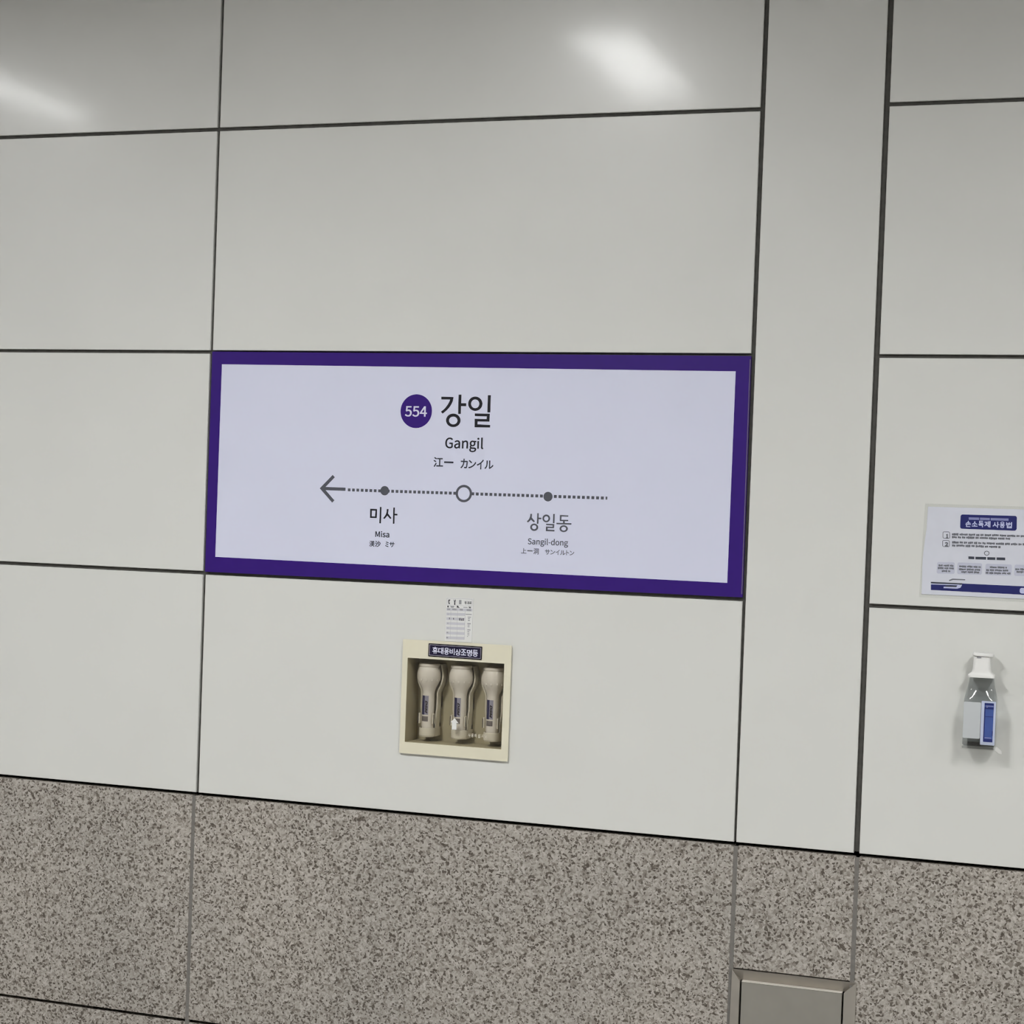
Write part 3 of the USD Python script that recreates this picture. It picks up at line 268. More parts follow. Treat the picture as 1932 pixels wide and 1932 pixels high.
"open_ring":[[[-16369,16537,-16376,16494,-16392,16452,-16415,16415,-16445,16383,-16481,16357,-16521,16339,-16563,16329,-16607,16328,-16651,16335,-16692,16350,-16729,16374,-16761,16404,-16787,16440,-16805,16480,-16815,16522,-16817,16566,-16809,16610,-16794,16651,-16771,16688,-16741,16720,-16705,16746,-16665,16764,-16622,16774,-16578,16776,-16535,16768,-16494,16753,-16456,16730,-16424,16700,-16399,16664,-16380,16624,-16370,16581],[-16429,16562,-16434,16594,-16445,16624,-16462,16652,-16484,16675,-16511,16694,-16540,16707,-16571,16714,-16603,16715,-16635,16710,-16665,16699,-16693,16682,-16716,16660,-16735,16634,-16748,16604,-16755,16573,-16756,16541,-16751,16509,-16740,16479,-16723,16452,-16701,16428,-16675,16410,-16645,16396,-16614,16389,-16582,16388,-16550,16393,-16520,16404,-16493,16421,-16469,16443,-16450,16470,-16437,16499,-16430,16530]]],
"dot_a":[[[-18683,16560,-18685,16536,-18692,16513,-18703,16492,-18718,16474,-18737,16459,-18758,16447,-18781,16440,-18805,16438,-18829,16440,-18851,16447,-18873,16459,-18891,16474,-18906,16492,-18918,16513,-18925,16536,-18927,16560,-18925,16584,-18918,16607,-18906,16628,-18891,16647,-18873,16662,-18851,16673,-18829,16680,-18805,16682,-18781,16680,-18758,16673,-18737,16662,-18718,16647,-18703,16628,-18692,16607,-18685,16584]]],
"dot_b":[[[-14189,16542,-14191,16519,-14198,16496,-14209,16475,-14224,16456,-14243,16441,-14264,16430,-14286,16423,-14310,16421,-14334,16423,-14356,16430,-14377,16441,-14396,16456,-14411,16475,-14422,16496,-14429,16519,-14431,16542,-14429,16566,-14422,16589,-14411,16610,-14396,16628,-14377,16643,-14356,16654,-14334,16661,-14310,16663,-14286,16661,-14264,16654,-14243,16643,-14224,16628,-14209,16610,-14198,16589,-14191,16566]]],
"arrow":[[[-19927,16524,-20503,16526,-20236,16263,-20296,16202,-20669,16568,-20307,16933,-20246,16873,-20508,16608,-19926,16606]]],
"plate_text":[[[-16896,12441,-16869,12442,-16850,12438,-16834,12429,-16829,12423,-16825,12414,-16825,12396,-16830,12385,-16845,12374,-16868,12368,-16888,12368,-16907,12372,-16922,12380,-16927,12385,-16932,12399,-16932,12412,-16929,12420,-16926,12426,-16914,12435],[-16871,12392,-16858,12394,-16850,12399,-16847,12407,-16851,12412,-16858,12416,-16871,12418,-16886,12418,-16901,12415,-16910,12408,-16910,12404,-16908,12399,-16901,12395,-16886,12392]],[[-17122,12424,-17158,12424,-17159,12376,-17182,12377,-17182,12424,-17211,12424,-17211,12377,-17231,12376,-17235,12380,-17235,12424,-17268,12424,-17272,12428,-17271,12447,-17121,12447]],[[-16653,12373,-16675,12372,-16679,12376,-16679,12542,-16654,12543]],[[-17039,12505,-17085,12505,-17085,12438,-17063,12438,-17030,12443,-17027,12427,-17027,12543,-17002,12543,-17002,12483,-16989,12483,-16989,12543,-16985,12547,-16967,12547,-16963,12543,-16963,12376,-16989,12376,-16989,12460,-17002,12460,-17002,12385,-17023,12384,-17027,12388,-17027,12422,-17058,12416,-17107,12415,-17111,12419,-17111,12527,-17038,12527]],[[-16769,12487,-16730,12487,-16730,12528,-16704,12529,-16704,12411,-16792,12411,-16796,12415,-16796,12529,-16770,12528],[-16769,12433,-16730,12433,-16730,12464,-16769,12464]],[[-16607,12481,-16602,12498,-16601,12526,-16577,12526,-16576,12497,-16571,12483,-16558,12468,-16535,12456,-16548,12437,-16559,12441,-16570,12448,-16581,12457,-16588,12467,-16603,12448,-16612,12441,-16630,12432,-16641,12447,-16641,12454,-16628,12460,-16618,12467]],[[-17215,12514,-17186,12514,-17166,12511,-17151,12503,-17142,12492,-17141,12475,-17146,12466,-17150,12460,-17161,12453,-17178,12449,-17207,12448,-17224,12451,-17241,12458,-17250,12470,-17252,12478,-17250,12493,-17246,12499,-17234,12508],[-17205,12470,-17179,12472,-17170,12475,-17167,12478,-17166,12483,-17169,12487,-17175,12490,-17187,12492,-17216,12491,-17224,12487,-17227,12483,-17227,12479,-17224,12476,-17218,12473]],[[-16916,12483,-16924,12489,-16933,12503,-16934,12519,-16929,12531,-16924,12538,-16914,12545,-16904,12548,-16888,12551,-16869,12551,-16857,12549,-16843,12545,-16830,12534,-16824,12522,-16823,12516,-16827,12497,-16831,12491,-16841,12483,-16841,12468,-16808,12467,-16809,12444,-16945,12444,-16948,12448,-16948,12468,-16916,12468],[-16886,12499,-16871,12499,-16858,12501,-16851,12505,-16846,12510,-16846,12515,-16848,12519,-16853,12523,-16866,12527,-16883,12528,-16895,12526,-16906,12522,-16910,12517,-16910,12509,-16907,12506,-16901,12502],[-16894,12476,-16894,12468,-16864,12468,-16863,12476]],[[-17186,12557,-17184,12538,-17131,12537,-17129,12515,-17264,12514,-17265,12533,-17260,12537,-17209,12537,-17208,12557]],[[-16276,12429,-16251,12435,-16223,12435,-16200,12430,-16185,12422,-16175,12409,-16174,12393,-16178,12383,-16183,12377,-16197,12369,-16217,12364,-16248,12363,-16272,12367,-16286,12374,-16298,12387,-16300,12394,-16300,12404,-16295,12416,-16286,12424],[-16251,12385,-16232,12384,-16212,12388,-16205,12391,-16201,12395,-16201,12402,-16205,12406,-16217,12412,-16228,12413,-16246,12413,-16259,12411,-16272,12404,-16273,12397,-16270,12392]],[[-16101,12436,-16075,12436,-16060,12433,-16043,12425,-16034,12415,-16031,12407,-16030,12396,-16034,12383,-16042,12374,-16051,12368,-16070,12363,-16099,12362,-16119,12366,-16135,12374,-16141,12382,-16145,12389,-16146,12405,-16142,12416,-16135,12424,-16122,12431],[-16101,12386,-16083,12385,-16070,12387,-16059,12392,-16055,12396,-16055,12401,-16058,12406,-16067,12410,-16080,12413,-16107,12411,-16117,12406,-16122,12400,-16121,12395,-16114,12389]],[[-16420,12450,-16398,12449,-16397,12404,-16335,12403,-16337,12377,-16480,12377,-16484,12382,-16483,12404,-16421,12404]],[[-16585,12431,-16551,12433,-16527,12428,-16530,12431,-16530,12534,-16506,12535,-16505,12494,-16481,12493,-16480,12472,-16505,12471,-16505,12428,-16525,12427,-16514,12422,-16505,12411,-16503,12405,-16504,12390,-16510,12380,-16524,12371,-16546,12366,-16560,12365,-16576,12366,-16598,12371,-16610,12377,-16619,12389,-16620,12405,-16615,12415,-16609,12422,-16595,12429],[-16570,12387,-16553,12387,-16540,12389,-16529,12395,-16528,12401,-16533,12406,-16550,12411,-16573,12411,-16586,12408,-16595,12401,-16594,12396,-16591,12392,-16583,12389]],[[-16014,12441,-16159,12441,-16163,12445,-16162,12465,-16013,12464]],[[-16230,12511,-16201,12511,-16201,12538,-16174,12538,-16174,12434,-16178,12430,-16196,12430,-16201,12433,-16201,12456,-16230,12456,-16231,12442,-16316,12442,-16320,12446,-16320,12526,-16231,12526],[-16230,12479,-16202,12479,-16201,12488,-16229,12488],[-16294,12465,-16257,12465,-16257,12503,-16293,12503]],[[-16430,12488,-16423,12506,-16422,12514,-16471,12514,-16472,12540,-16347,12540,-16348,12514,-16397,12514,-16392,12495,-16382,12480,-16362,12464,-16341,12456,-16350,12431,-16372,12440,-16391,12453,-16402,12465,-16410,12478,-16413,12471,-16424,12456,-16433,12448,-16447,12439,-16468,12431,-16477,12451,-16473,12458,-16463,12461,-16450,12468,-16438,12478]],[[-16031,12518,-16121,12518,-16121,12495,-16031,12495,-16030,12471,-16141,12471,-16145,12475,-16144,12542,-16035,12542,-16030,12538]]],
"cover_text":[[[-16124,10309,-16115,10312,-16102,10313,-16092,10311,-16085,10306,-16081,10298,-16081,10289,-16083,10283,-16090,10277,-16101,10274,-16111,10274,-16124,10278,-16131,10287,-16132,10297,-16129,10305],[-16110,10286,-16097,10287,-16093,10290,-16091,10295,-16097,10300,-16103,10301,-16110,10301,-16120,10297,-16122,10293,-16121,10290]],[[-16042,10339,-16035,10342,-16029,10342,-16019,10337,-16015,10332,-16012,10321,-16013,10311,-16016,10304,-16024,10297,-16029,10296,-16040,10297,-16048,10306,-16051,10315,-16051,10325,-16047,10333],[-16030,10308,-16024,10313,-16023,10321,-16026,10328,-16033,10330,-16038,10327,-16041,10318,-16038,10310]],[[-16167,10333,-16156,10333,-16155,10321,-16167,10320,-16167,10274,-16176,10274,-16177,10276,-16177,10369,-16167,10370]],[[-15996,10371,-15996,10334,-15985,10333,-15984,10322,-15996,10321,-15996,10276,-16005,10275,-16006,10277,-16006,10371]],[[-16214,10320,-16209,10338,-16208,10362,-16199,10362,-16198,10359,-16198,10338,-16195,10326,-16188,10312,-16180,10306,-16180,10303,-16185,10295,-16191,10298,-16198,10308,-16203,10319,-16210,10303,-16222,10293,-16227,10301,-16226,10305,-16222,10308]],[[-16125,10335,-16133,10346,-16133,10354,-16128,10364,-16124,10367,-16111,10371,-16102,10371,-16089,10367,-16083,10362,-16080,10352,-16081,10343,-16088,10335,-16088,10327,-16072,10326,-16073,10314,-16139,10314,-16140,10317,-16140,10327,-16125,10327],[-16110,10343,-16103,10343,-16093,10346,-16091,10349,-16091,10354,-16100,10359,-16109,10359,-16120,10356,-16122,10352,-16121,10347],[-16114,10332,-16114,10327,-16099,10327,-16099,10332]],[[-16037,10357,-16037,10370,-16027,10370,-16026,10357,-16009,10356,-16010,10345,-16053,10345,-16055,10347,-16055,10357]],[[-15934,10303,-15901,10303,-15901,10314,-15889,10314,-15890,10271,-15944,10271,-15946,10273,-15946,10314,-15934,10314],[-15934,10291,-15934,10283,-15901,10283,-15901,10291]],[[-15799,10275,-15808,10275,-15810,10277,-15810,10373,-15800,10374]],[[-15748,10309,-15760,10315,-15766,10321,-15770,10335,-15770,10347,-15768,10354,-15761,10365,-15754,10369,-15740,10372,-15732,10370,-15722,10363,-15719,10359,-15714,10344,-15716,10329,-15718,10322,-15724,10315,-15737,10309,-15737,10292,-15708,10292,-15708,10278,-15775,10278,-15777,10281,-15776,10292,-15747,10292],[-15749,10323,-15741,10322,-15733,10324,-15727,10331,-15725,10343,-15726,10348,-15732,10355,-15745,10357,-15751,10355,-15759,10348,-15760,10339,-15758,10332,-15755,10327]],[[-15850,10322,-15844,10341,-15844,10365,-15834,10365,-15833,10341,-15831,10329,-15826,10319,-15814,10307,-15820,10296,-15830,10305,-15839,10321,-15844,10308,-15852,10298,-15859,10294,-15864,10303,-15863,10306,-15858,10310]],[[-15945,10337,-15940,10348,-15939,10364,-15937,10366,-15927,10366,-15927,10350,-15924,10342,-15917,10333,-15906,10326,-15912,10316,-15925,10324,-15933,10335,-15941,10322,-15955,10314,-15959,10322,-15959,10326,-15954,10329]],[[-15889,10314,-15899,10314,-15901,10316,-15901,10369,-15890,10370]]],
"cover_arrow":[[[-16611,10737,-16500,10609,-16554,10612,-16552,10439,-16680,10434,-16681,10622,-16716,10627]]],
"poster_title":[[[-3904,16195,-3904,16165,-3827,16165,-3828,16144,-3922,16144,-3926,16148,-3925,16196]],[[-3538,16147,-3559,16147,-3559,16185,-3630,16185,-3633,16189,-3632,16207,-3538,16207]],[[-3742,16212,-3737,16217,-3719,16216,-3718,16181,-3661,16181,-3663,16159,-3793,16159,-3797,16163,-3796,16181,-3742,16181]],[[-3889,16218,-3888,16238,-3908,16225,-3920,16222,-3927,16222,-3933,16236,-3931,16242,-3914,16247,-3899,16257,-3890,16270,-3887,16290,-3867,16289,-3867,16275,-3862,16263,-3855,16255,-3842,16247,-3826,16243,-3822,16237,-3830,16221,-3849,16226,-3867,16237,-3866,16218,-3814,16217,-3815,16196,-3937,16196,-3941,16200,-3940,16218],[-3878,16249,-3885,16241,-3870,16240]],[[-3759,16239,-3753,16245,-3744,16259,-3741,16283,-3738,16287,-3718,16286,-3718,16266,-3712,16251,-3703,16241,-3694,16234,-3666,16223,-3676,16202,-3705,16214,-3718,16224,-3730,16238,-3738,16227,-3748,16219,-3763,16209,-3783,16202,-3792,16219,-3790,16225,-3775,16230]],[[-3596,16239,-3631,16239,-3631,16300,-3542,16300,-3538,16296,-3539,16278,-3610,16277,-3611,16261,-3538,16261,-3538,16239,-3574,16238,-3575,16233,-3525,16232,-3525,16210,-3642,16210,-3646,16214,-3645,16232,-3596,16232]],[[-3194,16292,-3193,16238,-3170,16237,-3169,16217,-3193,16216,-3193,16148,-3214,16147,-3218,16151,-3218,16291]],[[-2988,16266,-2957,16266,-2957,16287,-2931,16287,-2930,16261,-2906,16261,-2906,16291,-2901,16295,-2878,16294,-2879,16148,-2990,16148,-2994,16152,-2994,16212,-2967,16212,-2967,16196,-2906,16196,-2906,16240,-2930,16240,-2931,16214,-3011,16214,-3015,16217,-3015,16287,-2989,16287],[-2967,16175,-2967,16169,-2906,16170,-2906,16175],[-2988,16235,-2957,16235,-2957,16245,-2988,16245]],[[-3130,16241,-3140,16250,-3143,16257,-3144,16270,-3140,16281,-3127,16292,-3105,16297,-3090,16297,-3069,16292,-3057,16283,-3052,16273,-3052,16259,-3058,16247,-3066,16241,-3066,16230,-3039,16229,-3040,16208,-3088,16208,-3074,16206,-3061,16198,-3057,16193,-3053,16185,-3054,16170,-3058,16162,-3063,16156,-3077,16150,-3089,16148,-3106,16148,-3127,16153,-3138,16161,-3143,16173,-3143,16184,-3137,16196,-3127,16203,-3112,16208,-3099,16208,-3152,16208,-3156,16212,-3155,16230,-3130,16230],[-3104,16255,-3082,16257,-3076,16260,-3072,16267,-3077,16273,-3088,16276,-3102,16276,-3111,16275,-3120,16271,-3123,16268,-3123,16263,-3121,16260,-3116,16257],[-3104,16168,-3082,16170,-3075,16174,-3073,16179,-3076,16183,-3092,16188,-3104,16188,-3116,16185,-3122,16180,-3121,16174,-3116,16171],[-3109,16234,-3110,16230,-3086,16230,-3086,16235]],[[-3367,16295,-3368,16150,-3393,16151,-3393,16295,-3388,16299,-3372,16299]],[[-3490,16213,-3485,16222,-3479,16237,-3477,16261,-3506,16262,-3506,16282,-3425,16282,-3425,16262,-3452,16261,-3452,16251,-3451,16240,-3446,16225,-3436,16210,-3423,16200,-3423,16228,-3444,16228,-3448,16232,-3447,16249,-3423,16250,-3423,16295,-3398,16296,-3398,16157,-3423,16158,-3423,16190,-3433,16180,-3444,16186,-3454,16195,-3464,16211,-3478,16189,-3485,16183,-3497,16176,-3510,16189,-3510,16196,-3503,16200]],[[-3292,16218,-3284,16234,-3282,16243,-3281,16280,-3261,16280,-3257,16276,-3257,16244,-3251,16227,-3236,16207,-3221,16197,-3219,16191,-3230,16179,-3237,16179,-3245,16183,-3260,16198,-3269,16211,-3283,16191,-3292,16183,-3307,16174,-3319,16189,-3318,16195,-3308,16200]]],
"logo_unit":[[[706,157,698,236,835,382,950,288,995,266,1091,255,1137,273,1149,294,1140,330,851,474,785,539,741,628,734,738,756,819,795,881,868,947,960,987,1028,1000,1186,986,1293,939,1346,901,1411,811,1411,982,1652,986,1695,932,1828,553,1969,947,2018,985,2243,983,2244,14,1990,22,1990,285,1947,163,1905,95,1759,95,1715,147,1665,284,1665,24,1465,13,1410,68,1410,239,1358,128,1304,73,1233,31,1110,0,1013,0,868,38,785,86],[1411,808,1269,642,1150,728,1116,741,1048,744,1005,722,1018,688,1246,585,1322,534,1378,470,1410,387]],[[53,15,0,68,1,982,342,985,443,967,525,936,602,884,659,821,703,745,733,655,745,581,745,422,721,309,685,224,591,110,445,33,341,15],[265,265,314,265,399,295,456,369,475,441,475,562,455,637,408,702,324,735,265,733]]],
"poster_banner":[[[-4061,16386,-4057,16405,-4046,16421,-4030,16432,-4011,16435,-2815,16442,-2801,16437,-2789,16428,-2778,16412,-2774,16398,-2771,16138,-2776,16124,-2788,16109,-2801,16101,-2820,16097,-4021,16099,-4035,16104,-4047,16112,-4056,16124,-4061,16143]]],
"poster_pale":[[[-3634,16375,-3631,16318,-3870,16317,-3872,16374]],[[-3388,16319,-3614,16318,-3616,16375,-3390,16376]],[[-2960,16321,-3369,16319,-3371,16376,-2963,16377]]],
"poster_digits":[[[-4457,15789,-4453,15798,-4446,15806,-4437,15812,-4427,15814,-4320,15815,-4311,15812,-4302,15807,-4292,15794,-4289,15781,-4285,15688,-4287,15677,-4292,15668,-4303,15659,-4319,15655,-4423,15654,-4432,15656,-4441,15661,-4450,15671,-4454,15684,-4458,15778],[-4390,15759,-4376,15766,-4356,15768,-4346,15766,-4337,15762,-4331,15756,-4327,15749,-4324,15741,-4324,15728,-4328,15716,-4333,15707,-4346,15691,-4320,15691,-4320,15668,-4311,15670,-4304,15675,-4299,15682,-4298,15691,-4302,15780,-4303,15787,-4307,15794,-4314,15799,-4322,15802,-4423,15802,-4430,15801,-4438,15796,-4443,15789,-4445,15781,-4441,15685,-4439,15677,-4435,15673,-4424,15667,-4398,15667,-4398,15683,-4372,15706,-4357,15727,-4356,15737,-4360,15741,-4369,15739,-4381,15728,-4399,15743,-4397,15752]],[[-4378,15850,-4379,15852,-4430,15853,-4442,15859,-4451,15869,-4455,15885,-4459,15982,-4457,15996,-4452,16005,-4444,16012,-4428,16018,-4325,16019,-4311,16016,-4298,16006,-4293,15998,-4290,15988,-4286,15889,-4288,15875,-4295,15863,-4310,15854,-4325,15852,-4325,15850],[-4365,15884,-4365,15927,-4376,15927,-4376,15955,-4363,15960,-4356,15965,-4339,15964,-4339,15884,-4326,15884,-4326,15865,-4312,15867,-4305,15872,-4301,15878,-4299,15889,-4303,15984,-4305,15994,-4313,16002,-4322,16005,-4424,16005,-4435,16003,-4443,15995,-4446,15985,-4442,15886,-4439,15875,-4434,15869,-4424,15865,-4379,15865,-4379,15875,-4374,15884]]],
